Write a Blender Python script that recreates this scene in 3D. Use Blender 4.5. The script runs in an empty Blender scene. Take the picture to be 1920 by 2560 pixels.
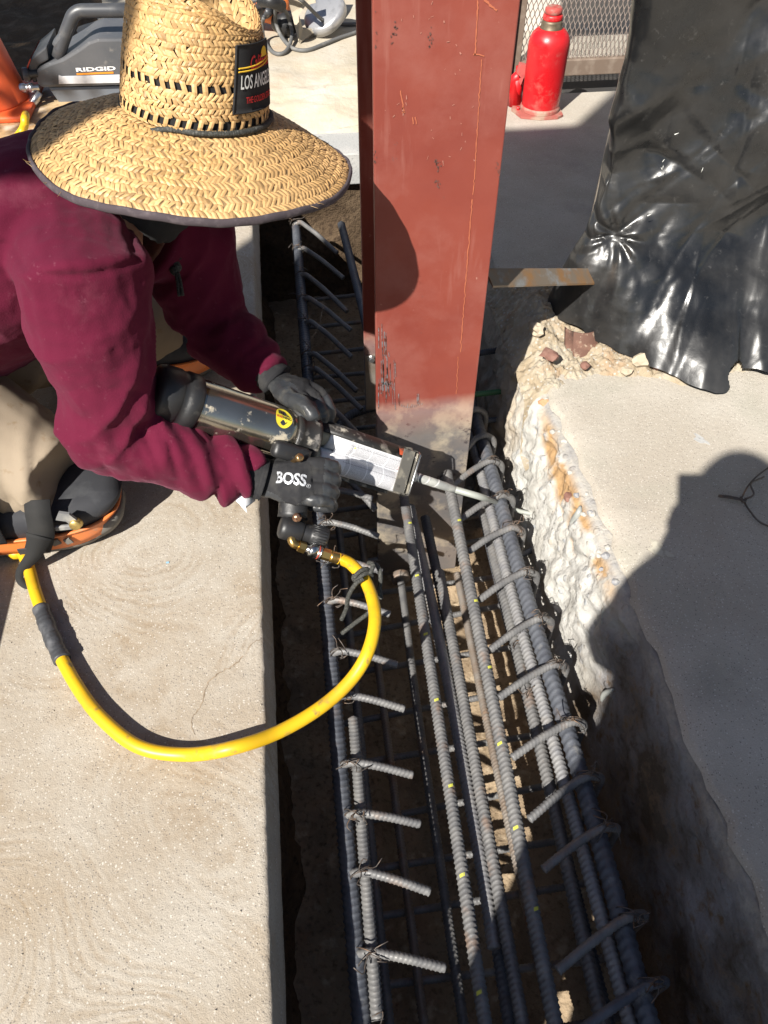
import bpy, bmesh, math, random
import numpy as np
from mathutils import Vector, Matrix
from mathutils.bvhtree import BVHTree
rng = np.random.default_rng(7); random.seed(7)
SC = bpy.context.scene; COL = SC.collection
# ------------------------------------------------------------------ camera
FPX, YAW, PITCH, CAMH = 1923.0, math.radians(7.1), math.radians(48.7), 1.3
hf = np.array([math.sin(YAW), math.cos(YAW), 0.0]); rt = np.array([math.cos(YAW), -math.sin(YAW), 0.0]); zz = np.array([0, 0, 1.0])
fw = hf*math.cos(PITCH) - zz*math.sin(PITCH); up = hf*math.sin(PITCH) + zz*math.cos(PITCH)
CAM = np.array([0, 0, CAMH])
cd = bpy.data.cameras.new('camera'); cam = bpy.data.objects.new('camera', cd); COL.objects.link(cam)
cam.matrix_world = Matrix(((rt[0], up[0], -fw[0], 0), (rt[1], up[1], -fw[1], 0), (rt[2], up[2], -fw[2], CAMH), (0, 0, 0, 1)))
cd.sensor_fit = 'VERTICAL'; cd.sensor_height = 36; cd.lens = FPX/2560*36; cd.clip_start = .02; cd.clip_end = 300
SC.camera = cam
# ------------------------------------------------------------------ light
SUNDIR = np.array([.78, 1.0, -1.147]); SUNDIR /= np.linalg.norm(SUNDIR)
W = bpy.data.worlds.new('World'); SC.world = W; W.use_nodes = True
wn = W.node_tree.nodes; sky = wn.new('ShaderNodeTexSky'); sky.sky_type = 'NISHITA'; sky.sun_disc = False
sky.sun_elevation = math.asin(-SUNDIR[2]); sky.sun_rotation = math.atan2(-SUNDIR[0], -SUNDIR[1]) % (2*math.pi)
sky.air_density = 1.0; sky.dust_density = 1.0; sky.ozone_density = 1.0
W.node_tree.links.new(sky.outputs[0], wn['Background'].inputs[0]); wn['Background'].inputs[1].default_value = .05
sl = bpy.data.lights.new('sun', 'SUN'); sl.energy = 5.0; sl.angle = math.radians(.53); sl.color = (1, .955, .88)
so = bpy.data.objects.new('sun', sl); COL.objects.link(so); so.location = (-3, -4, 6)
so.rotation_euler = Vector(SUNDIR).to_track_quat('-Z', 'Y').to_euler()
vs = SC.view_settings; vs.view_transform = 'Standard'; vs.look = 'None'; vs.gamma = 1; vs.use_curve_mapping = False; vs.exposure = .9
SC.cycles.max_bounces = 6; SC.cycles.diffuse_bounces = 3; SC.cycles.use_denoising = True
# ------------------------------------------------------------------ helpers
V = lambda *a: np.array(a, float)
def nrm(v): v = np.asarray(v, float); return v/np.linalg.norm(v)
K = 1920/1659
def ray(x, y): return fw + rt*(x*K-960)/FPX - up*(y*K-1280)/FPX
def pz(x, y, z=0.0): d = ray(x, y); return CAM + d*(z-CAMH)/d[2]       # a sight line met at height z
def py(x, y, Y): d = ray(x, y); return CAM + d*Y/d[1]
def px(x, y, X): d = ray(x, y); return CAM + d*X/d[0]
def pd(x, y, d): return CAM + ray(x, y)*d
def vnoise(P, seed=0):
    P = np.asarray(P, float); i = np.floor(P).astype(np.int64); f = P-i; f = f*f*(3-2*f); out = 0
    def h(a, b, c):
        n = (a*73856093) ^ (b*19349663) ^ (c*83492791) ^ (seed*2654435761)
        n = (n ^ (n >> 13))*1274126177 & 0x7fffffff; n = (n ^ (n >> 16))*668265263 & 0x7fffffff
        return ((n ^ (n >> 15)) & 0xffff)/65535.0
    for dx in (0, 1):
        for dy in (0, 1):
            for dz in (0, 1):
                w = (f[:, 0] if dx else 1-f[:, 0])*(f[:, 1] if dy else 1-f[:, 1])*(f[:, 2] if dz else 1-f[:, 2])
                out = out + w*h(i[:, 0]+dx, i[:, 1]+dy, i[:, 2]+dz)
    return out*2-1
def fbm(P, fr, oct=4, seed=0, gain=.5):
    P = np.asarray(P, float); o = 0; a = 1
    for k in range(oct): o = o + a*vnoise(P*fr+17.3*k, seed+k); a *= gain; fr *= 2.03
    return o
def ridge(P, fr, oct=3, seed=0):
    P = np.asarray(P, float); o = 0; a = 1
    for k in range(oct): o = o + a*(1-2*np.abs(vnoise(P*fr+9.1*k, seed+k))); a *= .5; fr *= 2.1
    return o
class MB:
    def __init__(s): s.v = []; s.f = []; s.n = 0
    def add(s, v, f):
        v = np.asarray(v, float).reshape(-1, 3); s.v.append(v); k = s.n
        s.f += [tuple(int(i)+k for i in q) for q in f]; s.n += len(v); return s
    def box(s, c, d, R=None, bev=0):
        d = np.asarray(d, float)/2; R = np.eye(3) if R is None else np.asarray(R, float)
        if bev <= 0:
            v = [V(a, b, e)*d for a in (-1, 1) for b in (-1, 1) for e in (-1, 1)]
            f = [(0, 1, 3, 2), (4, 6, 7, 5), (0, 4, 5, 1), (2, 3, 7, 6), (0, 2, 6, 4), (1, 5, 7, 3)]
        else:
            bm = bmesh.new(); bmesh.ops.create_cube(bm, size=2)
            for q in bm.verts: q.co = Vector(np.array(q.co)*d)
            bmesh.ops.bevel(bm, geom=bm.edges[:], offset=bev, segments=2, profile=.5, affect='EDGES')
            bm.verts.index_update(); v = [np.array(q.co) for q in bm.verts]; f = [[q.index for q in p.verts] for p in bm.faces]; bm.free()
        return s.add([R@q + np.asarray(c, float) for q in v], f)
    def tube(s, pts, r, n=10, cap=True, sc=None, upv=None):
        v, f = tube(pts, r, n, cap, sc, upv); return s.add(v, f)
    def lathe(s, prof, o=(0, 0, 0), ax=(0, 0, 1), n=24, cap=True):
        ax = nrm(ax); o = np.asarray(o, float); pts = [o+ax*h for r, h in prof]
        a = nrm(np.cross(ax, (0.31, .9, .22) if abs(ax[1]) < .9 else (1, 0, 0))); b = np.cross(ax, a); v = []
        for (r, h), p in zip(prof, pts): v += [p + max(r, 1e-5)*(a*math.cos(t)+b*math.sin(t)) for t in np.arange(n)*2*math.pi/n]
        m = len(prof); f = [(i*n+j, i*n+(j+1) % n, (i+1)*n+(j+1) % n, (i+1)*n+j) for i in range(m-1) for j in range(n)]
        if cap: f += [tuple(range(n-1, -1, -1)), tuple((m-1)*n+j for j in range(n))]
        return s.add(v, f)
    def prism(s, poly, o, ex, ey, h):       # polygon in the plane (ex, ey), pushed through the vector h
        o = np.asarray(o, float); ex = np.asarray(ex, float); ey = np.asarray(ey, float); h = np.asarray(h, float)
        a = [o+ex*x+ey*y for x, y in poly]; n = len(a); v = a+[p+h for p in a]
        return s.add(v, [tuple(range(n-1, -1, -1)), tuple(range(n, 2*n))]+[(i, (i+1) % n, n+(i+1) % n, n+i) for i in range(n)])
    def obj(s, name, m, parent=None, smooth=False, **kw):
        return mesh_obj(name, np.concatenate(s.v) if s.v else np.zeros((0, 3)), s.f, m, parent, smooth, **kw)
def frames(pts, upv=None):
    pts = np.asarray(pts, float); t = np.gradient(pts, axis=0); t /= np.linalg.norm(t, axis=1)[:, None]+1e-12
    a = np.asarray(upv, float) if upv is not None else (V(0, 0, 1) if abs(t[0][2]) < .9 else V(1, 0, 0))
    A = []; 
    for k in range(len(pts)):
        a = a - t[k]*(a@t[k]); a = a/np.linalg.norm(a); A.append(a)
        if upv is not None: a = np.asarray(upv, float)
    A = np.array(A); return t, A, np.cross(t, A)
def tube(pts, r, n=10, cap=True, sc=None, upv=None):
    pts = np.asarray(pts, float); t, A, B = frames(pts, upv); r = np.broadcast_to(np.asarray(r, float), (len(pts),))
    sc = np.broadcast_to(np.asarray((1, 1) if sc is None else sc, float), (len(pts), 2)); th = np.arange(n)*2*math.pi/n; v = []
    for k in range(len(pts)): v.append(pts[k] + r[k]*(np.outer(np.cos(th)*sc[k, 0], A[k])+np.outer(np.sin(th)*sc[k, 1], B[k])))
    m = len(pts); f = [(i*n+j, i*n+(j+1) % n, (i+1)*n+(j+1) % n, (i+1)*n+j) for i in range(m-1) for j in range(n)]
    if cap: f += [tuple(range(n-1, -1, -1)), tuple((m-1)*n+j for j in range(n))]
    return np.concatenate(v), f
def spline(pts, n=60):
    p = np.asarray(pts, float); p = np.vstack([2*p[0]-p[1], p, 2*p[-1]-p[-2]]); out = []; m = len(p)-3
    for q in np.linspace(0, m-1e-9, n):
        i = int(q); t = q-i; a, b, c, d = p[i:i+4]
        out.append(.5*(2*b+(c-a)*t+(2*a-5*b+4*c-d)*t*t+(3*b-a-3*c+d)*t**3))
    return np.array(out)
def fillet(pts, rad, n=6):
    pts = [np.asarray(p, float) for p in pts]; out = [pts[0]]
    for a, b, c in zip(pts, pts[1:], pts[2:]):
        u, w = nrm(a-b), nrm(c-b); d = min(rad, .45*np.linalg.norm(a-b), .45*np.linalg.norm(c-b)); p, q = b+u*d, b+w*d
        for t in np.linspace(0, 1, n): out.append((1-t)**2*p+2*t*(1-t)*b+t*t*q)
    out.append(pts[-1]); return np.array(out)
def resample(pts, step):
    pts = np.asarray(pts, float); L = np.concatenate([[0], np.cumsum(np.linalg.norm(np.diff(pts, axis=0), axis=1))])
    s = np.linspace(0, L[-1], max(2, int(L[-1]/step)+1)); return np.stack([np.interp(s, L, pts[:, k]) for k in range(3)], 1), s
def mesh_obj(name, v, f, m=None, parent=None, smooth=False, cols=None, **kw):
    me = bpy.data.meshes.new(name); me.from_pydata([tuple(p) for p in v], [], f); me.update()
    return link(name, me, m, parent, smooth, cols, **kw)
def link(name, me, m=None, parent=None, smooth=False, cols=None, **kw):
    if m is not None and not me.materials: 
        for q in (m if isinstance(m, (list, tuple)) else [m]): me.materials.append(q)
    if smooth: me.polygons.foreach_set('use_smooth', [True]*len(me.polygons))
    if cols is not None:
        at = me.color_attributes.new('tint', 'FLOAT_COLOR', 'POINT'); c = np.ones((len(me.vertices), 4)); c[:, :3] = np.asarray(cols).reshape(-1, 1) if np.ndim(cols) == 1 else cols
        at.data.foreach_set('color', c.ravel())
    o = bpy.data.objects.new(name, me); COL.objects.link(o)
    if parent is not None: o.parent = parent; o.matrix_parent_inverse = PINV.get(parent.name, Matrix())
    for k, q in kw.items(): o[k] = q
    return o
PINV = {}
def thing(name, loc, label, category, group=None):
    o = bpy.data.objects.new(name, None); COL.objects.link(o); o.location = loc; o.empty_display_size = .05
    PINV[o.name] = Matrix.Translation(Vector(loc)).inverted(); o['label'] = label; o['category'] = category
    if group: o['group'] = group
    return o
def tag(o, label=None, category=None, group=None, kind=None):
    for k, q in (('label', label), ('category', category), ('group', group), ('kind', kind)):
        if q: o[k] = q
    return o
def evalmesh(v, f, mods):
    me = bpy.data.meshes.new('tmp'); me.from_pydata([tuple(p) for p in v], [], f); o = bpy.data.objects.new('tmp', me); COL.objects.link(o)
    for t, kw in mods:
        q = o.modifiers.new(t, t)
        for k, x in kw.items(): setattr(q, k, x)
    dg = bpy.context.evaluated_depsgraph_get(); out = bpy.data.meshes.new_from_object(o.evaluated_get(dg)); bpy.data.objects.remove(o); bpy.data.meshes.remove(me); return out
def blob(mb, voxel, smooth=4, fac=.5):
    return evalmesh(np.concatenate(mb.v), mb.f, [('REMESH', dict(mode='VOXEL', voxel_size=voxel)), ('SMOOTH', dict(iterations=smooth, factor=fac))])
def mverts(me): a = np.empty(len(me.vertices)*3, np.float32); me.vertices.foreach_get('co', a); return a.reshape(-1, 3).astype(float)
def mnorms(me): a = np.empty(len(me.vertices)*3, np.float32); me.vertex_normals.foreach_get('vector', a); return a.reshape(-1, 3).astype(float)
def setv(me, v): me.vertices.foreach_set('co', np.asarray(v, np.float32).ravel()); me.update()
def text_vf(s, size=1, ext=0, bold=0, shear=0, align='LEFT', res=3):
    c = bpy.data.curves.new('t', 'FONT'); c.body = s; c.size = size; c.extrude = ext; c.offset = bold; c.shear = shear; c.align_x = align; c.resolution_u = res
    o = bpy.data.objects.new('t', c); COL.objects.link(o); dg = bpy.context.evaluated_depsgraph_get(); me = bpy.data.meshes.new_from_object(o.evaluated_get(dg))
    v = mverts(me); f = [tuple(p.vertices) for p in me.polygons]; bpy.data.objects.remove(o); bpy.data.meshes.remove(me); return v, f
# ------------------------------------------------------------------ materials
class NT:
    def __init__(s, name):
        s.m = bpy.data.materials.new(name); s.m.use_nodes = True; s.t = s.m.node_tree; s.b = s.t.nodes['Principled BSDF']; s.tc = s.t.nodes.new('ShaderNodeTexCoord')
    def n(s, k, **kw):
        q = s.t.nodes.new('ShaderNode'+k)
        for a, x in kw.items(): setattr(q, a, x)
        return q
    def l(s, a, b): s.t.links.new(a, b)
    def put(s, sock, x):
        if hasattr(x, 'is_linked') or isinstance(x, bpy.types.NodeSocket): s.l(x, sock)
        elif x is not None: sock.default_value = (*x, 1) if isinstance(x, (tuple, list)) and len(x) == 3 and sock.type == 'RGBA' else x
    def co(s, kind='Object', scale=(1, 1, 1), rot=(0, 0, 0)):
        mp = s.n('Mapping'); s.l(s.tc.outputs[kind], mp.inputs[0]); mp.inputs['Scale'].default_value = scale; mp.inputs['Rotation'].default_value = rot; return mp.outputs[0]
    def noise(s, scale, detail=4, rough=.55, co=None, dist=0):
        q = s.n('TexNoise'); s.l(co if co is not None else s.tc.outputs['Object'], q.inputs['Vector']); q.inputs['Scale'].default_value = scale
        q.inputs['Detail'].default_value = detail; q.inputs['Roughness'].default_value = rough; q.inputs['Distortion'].default_value = dist; return q.outputs[0]
    def vor(s, scale, co=None, feature='F1', out=0, rnd=1):
        q = s.n('TexVoronoi', feature=feature); s.l(co if co is not None else s.tc.outputs['Object'], q.inputs['Vector']); q.inputs['Scale'].default_value = scale; q.inputs['Randomness'].default_value = rnd; return q.outputs[out]
    def ramp(s, x, lo, hi, a=0., b=1.):
        q = s.n('MapRange'); s.l(x, q.inputs[0]); q.inputs[1].default_value = lo; q.inputs[2].default_value = hi; q.inputs[3].default_value = a; q.inputs[4].default_value = b; return q.outputs[0]
    def mix(s, fac, a, b, mode='MIX'):
        q = s.n('MixRGB', blend_type=mode); s.put(q.inputs[0], fac); s.put(q.inputs[1], a); s.put(q.inputs[2], b); return q.outputs[0]
    def math(s, op, a, b=None):
        q = s.n('Math', operation=op); s.put(q.inputs[0], a); s.put(q.inputs[1], b); return q.outputs[0]
    def sep(s, co): q = s.n('SeparateXYZ'); s.l(co, q.inputs[0]); return q.outputs
    def bump(s, h, strength=.3, dist=.01, prev=None):
        q = s.n('Bump'); q.inputs['Strength'].default_value = strength; q.inputs['Distance'].default_value = dist; s.l(h, q.inputs['Height'])
        if prev is not None: s.l(prev, q.inputs['Normal'])
        return q.outputs[0]
    def out(s, col=None, rough=None, metal=None, normal=None, **kw):
        s.put(s.b.inputs['Base Color'], col); s.put(s.b.inputs['Roughness'], rough); s.put(s.b.inputs['Metallic'], metal)
        if normal is not None: s.l(normal, s.b.inputs['Normal'])
        for k, x in kw.items(): s.put(s.b.inputs[k.replace('_', ' ')], x)
        return s.m
def mat(name, col, rough=.6, metal=0., layers=(), bumps=(), rvar=0, **kw):
    t = NT(name); c = col if hasattr(col, 'is_linked') else tuple(col)
    for L in layers:                      # (scale, colour, lo, hi[, detail])
        f = t.ramp(t.noise(L[0], L[4] if len(L) > 4 else 4), L[2], L[3]); c = t.mix(f, c, L[1])
    nm = None
    for sc, st, ds in bumps: nm = t.bump(t.noise(sc, 5), st, ds, nm)
    r = rough
    if rvar: r = t.ramp(t.noise(14, 4), .3, .7, max(0, rough-rvar), rough+rvar)
    return t.out(c, r, metal, nm, **kw)
# ================================================================== materials of the setting
def slab_mat(name, swirl):
    t = NT(name); base = t.mix(t.ramp(t.noise(3.0, 5), .35, .65), (.42, .375, .312), (.50, .462, .40))
    if swirl:
        co = t.tc.outputs['Object']; nz = t.noise(2.2, 3); big = t.noise(1.6, 3, .6)
        cv = t.n('CombineXYZ'); sx = t.sep(co); t.l(t.math('ADD', sx[0], t.math('MULTIPLY', nz, .12)), cv.inputs[0]); t.l(t.math('ADD', sx[1], t.math('MULTIPLY', big, .16)), cv.inputs[1])
        d = t.vor(2.7, cv.outputs[0], 'SMOOTH_F1')
        w = t.math('SINE', t.math('ADD', t.math('MULTIPLY', d, 150), t.math('MULTIPLY', t.noise(14, 4), 5)))
        w2 = t.math('SINE', t.math('ADD', t.math('MULTIPLY', d, 330), t.math('MULTIPLY', t.noise(34, 4), 8)))
        ww = t.math('ADD', t.math('MULTIPLY', w, .45), t.math('MULTIPLY', w2, .55))
        ww = t.math('MULTIPLY', ww, t.ramp(t.noise(6.5, 3), .43, .60))
        tan = t.ramp(t.noise(4.2, 4, .6), .38, .66)
        f = t.math('MULTIPLY', t.ramp(ww, .25, -.45), t.ramp(tan, 0, 1, .3, 1))
        f = t.math('MULTIPLY', f, t.ramp(t.noise(70, 4, .7), .35, .6, .35, 1)); base = t.mix(t.math('MULTIPLY', f, .85), base, (.29, .225, .155))
        base = t.mix(t.math('MULTIPLY', tan, .55), base, (.34, .262, .175))
    else:
        base = t.mix(t.math('MULTIPLY', t.ramp(t.noise(5, 4), .52, .72), .6), base, (.36, .345, .28))
        base = t.mix(t.math('MULTIPLY', t.ramp(t.noise(2.6, 7, .7), .54, .72), .6), base, (.27, .25, .22))
    v = t.vor(230); sp = t.vor(230, out=1); g = t.sep(sp)[0]
    peb = t.math('MULTIPLY', t.ramp(v, .35, .2), t.ramp(g, .72, .8)); base = t.mix(t.math('MULTIPLY', peb, .75), base, (.16, .15, .14))
    pe2 = t.math('MULTIPLY', t.ramp(v, .4, .25), t.ramp(g, .2, .12)); base = t.mix(t.math('MULTIPLY', pe2, .8), base, (.66, .62, .55))
    fine = t.noise(420, 3, .7); base = t.mix(t.ramp(fine, .3, .75, .28, 0), base, (.14, .11, .08))
    nm = t.bump(t.noise(90, 6, .7), .55, .004); nm = t.bump(fine, .5, .002, nm); nm = t.bump(peb, .25, .002, nm)
    if swirl: nm = t.bump(ww, .22, .0008, nm)
    return t.out(base, .9, 0, nm, Specular_IOR_Level=.25)
M_slabL = slab_mat('swirled_concrete', True); M_slabR = slab_mat('old_concrete', False)
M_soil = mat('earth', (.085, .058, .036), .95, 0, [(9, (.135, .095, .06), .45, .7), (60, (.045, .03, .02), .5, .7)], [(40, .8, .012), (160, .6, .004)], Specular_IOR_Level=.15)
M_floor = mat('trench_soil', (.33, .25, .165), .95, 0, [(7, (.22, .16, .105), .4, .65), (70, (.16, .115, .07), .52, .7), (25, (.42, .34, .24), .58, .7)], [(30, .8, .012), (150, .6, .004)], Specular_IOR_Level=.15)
M_bed = mat('bed_soil', (.085, .058, .036), .95, 0, [(14, (.14, .1, .065), .5, .7)], [(50, .9, .01)], Specular_IOR_Level=.15)
M_ledge = mat('rendered_ledge', (.42, .365, .28), .9, 0, [(5, (.47, .43, .36), .42, .65), (3.1, (.42, .31, .21), .55, .72), (24, (.38, .33, .26), .58, .74)], [(60, .5, .006), (220, .4, .002)], Specular_IOR_Level=.2)
M_grey = mat('grey_concrete', (.36, .36, .35), .9, 0, [(8, (.44, .43, .41), .45, .65), (140, (.24, .24, .24), .55, .72)], [(120, .5, .003)], Specular_IOR_Level=.2)
def wall_mat():
    t = NT('broken_concrete'); co = t.tc.outputs['Object']; s = t.sep(co); yz = t.math('ADD', s[1], t.math('MULTIPLY', t.noise(7, 3), .35))
    c = t.mix(t.ramp(t.noise(14, 5), .4, .62), (.50, .49, .46), (.40, .385, .35))
    v = t.vor(46); g = t.sep(t.vor(46, out=1)); st = t.math('MULTIPLY', t.ramp(v, .42, .3), t.ramp(g[0], .66, .72))
    c = t.mix(t.math('MULTIPLY', st, .7), c, t.mix(g[1], (.30, .33, .37), (.46, .40, .32)))
    # sandy seam left behind under the slab edge
    d = t.math('ABSOLUTE', t.math('SUBTRACT', s[0], t.math('ADD', .588, t.math('MULTIPLY', t.noise(9, 4), .02))))
    seam = t.math('MULTIPLY', t.ramp(d, .016, .006), t.math('MULTIPLY', t.ramp(s[1], .82, .92), t.ramp(s[1], 1.5, 1.38)))
    seam = t.math('MULTIPLY', seam, t.ramp(t.noise(6.5, 4, .6), .42, .5)); c = t.mix(t.math('MULTIPLY', seam, .9), c, t.mix(t.noise(40, 4), (.42, .26, .11), (.34, .19, .075)))
    # dust-coloured top near the rubble, weathered old face nearer the camera
    c = t.mix(t.math('MULTIPLY', t.ramp(yz, 1.62, 1.85), .85), c, t.mix(t.noise(20, 4), (.50, .42, .31), (.40, .30, .2)))
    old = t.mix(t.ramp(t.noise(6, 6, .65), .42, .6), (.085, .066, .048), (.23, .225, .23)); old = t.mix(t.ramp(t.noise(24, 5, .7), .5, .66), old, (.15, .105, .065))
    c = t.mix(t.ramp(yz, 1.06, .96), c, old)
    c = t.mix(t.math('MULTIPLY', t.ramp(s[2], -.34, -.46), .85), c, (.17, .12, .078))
    band = t.math('MULTIPLY', t.ramp(s[0], .596, .606), t.ramp(s[2], -.06, -.03)); c = t.mix(t.math('MULTIPLY', band, .75), c, t.mix(t.ramp(t.noise(26, 5, .7), .4, .62), (.25, .24, .235), (.40, .37, .32)))
    nm = t.bump(t.noise(55, 6, .65), .7, .008); nm = t.bump(t.noise(210, 4), .5, .003, nm); nm = t.bump(st, .5, .004, nm)
    return t.out(c, .92, 0, nm, Specular_IOR_Level=.2)
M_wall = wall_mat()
# ================================================================== slabs, trench, ledge
TY0, TY1, XL, XR = -.85, 2.95, -.135, .632           # trench ends, slab edges
def rows(y0, y1, st): return np.linspace(y0, y1, int((y1-y0)/st)+1)
def sheet(name, us, prof, m, disp=None, smooth=True, **kw):
    """a skin swept along Y: prof(y) -> list of (x, z)"""
    P = [[(x, y, z) for x, z in prof(y)] for y in us]; n = len(P[0]); v = np.array(P).reshape(-1, 3)
    if disp is not None: v = disp(v)
    return mesh_obj(name, v, [(i*n+j, i*n+j+1, (i+1)*n+j+1, (i+1)*n+j) for i in range(len(us)-1) for j in range(n-1)], m, None, smooth, kind='structure', **kw)
def edge_disp(v):
    w = np.clip((v[:, 0]+.20)/.06, 0, 1)[:, None]*np.clip((v[:, 2]+.13)/.02, .3, 1)[:, None]
    d = np.stack([fbm(v, 22, 4, 3)*.0018 + fbm(v, 90, 2, 5)*.0012, 0*v[:, 0], fbm(v, 40, 3, 9)*.0016], 1); return v + d*w
YS = np.concatenate([[-40, -6], rows(-1, 3.15, .012)])
sheet('left_slab', YS, lambda y: [(-40, 0), (-6, 0), (-1.5, 0), (-.5, 0), (-.22, 0), (-.17, 0), (-.15, 0), (-.142, 0), (-.137, -.0025), (-.1345, -.008), (-.133, -.03), (-.131, -.06), (-.128, -.09), (-.126, -.118), (-.134, -.126), (-.17, -.13), (-.4, -.13)], M_slabL, edge_disp)
def earth_disp(v):
    w = np.clip((-.14-v[:, 2])/.05, 0, 1)
    v = v.copy(); v[:, 0] += w*(fbm(v, 7, 5, 11)*.03+fbm(v, 35, 3, 12)*.008); return v
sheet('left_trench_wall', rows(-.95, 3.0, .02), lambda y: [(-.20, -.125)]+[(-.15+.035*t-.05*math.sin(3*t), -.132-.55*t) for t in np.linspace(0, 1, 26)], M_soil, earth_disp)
def floor_disp(v): v = v.copy(); v[:, 2] += fbm(v, 6, 5, 21)*.018+ridge(v, 22, 3, 22)*.006; return v
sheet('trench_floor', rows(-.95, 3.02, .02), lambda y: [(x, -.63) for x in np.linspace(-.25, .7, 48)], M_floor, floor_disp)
sheet('right_slab', np.concatenate([[-40, -6], rows(-1, 3.42, .03)]), lambda y: [(XR-.012, -.012), (XR-.004, -.003), (XR+.004, 0), (XR+.05, 0), (1.2, 0), (3, 0), (40, 0)], M_slabR,
      lambda v: v+np.stack([fbm(v, 18, 5, 31, .6)*.011*(v[:, 0] < .66), 0*v[:, 0], fbm(v, 30, 3, 33)*.0015*(v[:, 0] < .66)], 1))
def wprof(y):
    t = np.clip((y-.70)/.22, 0, 1)*np.clip((1.95-y)/.2, 0, 1); t = t*t*(3-2*t); a = np.array([(.675, -.020), (.632, -.014), (.617, -.016), (.606, -.022), (.600, -.030), (.594, -.06), (.584, -.11), (.574, -.17), (.566, -.24), (.558, -.31), (.548, -.40), (.538, -.5), (.53, -.66)])
    b = np.array([(.675, -.020), (.632, -.014), (.622, -.016), (.616, -.03), (.612, -.05), (.606, -.09), (.60, -.14), (.592, -.20), (.584, -.27), (.575, -.34), (.562, -.42), (.55, -.52), (.54, -.66)])
    q = a*t+b*(1-t); s = np.linspace(0, 12, 98); return [(np.interp(u, range(13), q[:, 0]), np.interp(u, range(13), q[:, 1])) for u in s]
def wdisp(v):
    t = np.clip((v[:, 1]-.72)/.2, 0, 1)*np.clip((2.05-v[:, 1])/.2, 0, 1); dep = np.clip((-.022-v[:, 2])/.02, 0.12, 1)
    d = (ridge(v, 8, 3, 41)*.006+fbm(v, 15, 5, 43, .6)*.0105+ridge(v, 38, 3, 46)*.003+np.floor(2.6*vnoise(v*V(20, 17, 20)+fbm(v, 40, 2, 48)[:, None]*.5, 45)+.5)/2.6*.0022)*(.45+.75*t)*dep
    v = v.copy(); v[:, 0] += -d; v[:, 2] += fbm(v, 30, 3, 44)*.004*dep; return v
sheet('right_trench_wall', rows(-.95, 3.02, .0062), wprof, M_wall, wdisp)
# both ends of the trench, the slab beyond it, the slab the photographer is on
def end_wall(name, y, m):
    X = np.linspace(-.3, .75, 44); Z = np.linspace(-.12, -.7, 24); v = np.array([(x, y, z) for z in Z for x in X]); v[:, 1] += fbm(v, 7, 4, int(abs(y)*10))*.03
    mesh_obj(name, v, [(i*44+j, i*44+j+1, (i+1)*44+j+1, (i+1)*44+j) for i in range(23) for j in range(43)], m, None, True, kind='structure')
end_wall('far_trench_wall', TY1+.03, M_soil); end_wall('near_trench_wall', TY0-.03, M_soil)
MB().box((.2485, 3.05, -.06), (.752, .2, .119), bev=.004).obj('far_slab', M_grey, kind='structure')
MB().box((.2485, -20.77, -.06), (.752, 39.84, .119)).obj('near_slab', M_slabR, kind='structure')
def ledge():
    X = np.concatenate([[-40, -10, -3], np.linspace(-1.2, .84, 105)]); prof = [(3.135, -.02), (3.15, .004), (3.17, .014), (3.2, .026), (3.235, .04), (3.27, .055), (3.31, .07), (3.35, .083), (3.39, .093), (3.43, .098), (3.5, .1), (3.6, .1), (3.8, .1), (4.2, .1), (5, .1), (12, .1), (60, .1)]
    prof = [(np.interp(u, range(17), [p[0] for p in prof]), np.interp(u, range(17), [p[1] for p in prof])) for u in np.concatenate([np.linspace(0, 11, 67), [12, 13, 14, 15, 16]])]
    v = np.array([(x, y, z) for y, z in prof for x in X]); n = len(X); near = np.clip((3.9-v[:, 1])/.5, 0, 1)*(np.abs(v[:, 0]) < 2)
    c = vnoise(v*V(5, 9, 9)+3.3, 5); v[:, 2] += near*(np.floor(c*3.2)/3.2*.016+ridge(v, 12, 3, 52)*.004+fbm(v, 40, 3, 53)*.002)
    mesh_obj('upper_ground', v, [(i*n+j, i*n+j+1, (i+1)*n+j+1, (i+1)*n+j) for i in range(len(prof)-1) for j in range(n-1)], M_ledge, None, True, kind='structure')
ledge()
def bed():
    X = np.concatenate([[-9, -5], np.linspace(-3, -.78, 60)]); Y = np.concatenate([np.linspace(3.42, 6, 60), [9]]); v = np.array([(x, y, .128) for y in Y for x in X]); n = len(X)
    v[:, 2] += fbm(v, 9, 5, 61)*.02-.05*np.clip((v[:, 0]+.95)/.17, 0, 1)-.06*np.clip((3.5-v[:, 1])/.08, 0, 1)
    mesh_obj('planting_bed', v, [(i*n+j, i*n+j+1, (i+1)*n+j+1, (i+1)*n+j) for i in range(len(Y)-1) for j in range(n-1)], M_bed, None, True, kind='structure')
bed()
M_dark = mat('recess', (.03, .028, .027), .9, 0, [(20, (.05, .045, .04), .5, .7)])
MB().box((2.0, 3.62, -.13), (2.6, .44, .1)).obj('threshold_recess', M_dark, kind='structure')


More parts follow.
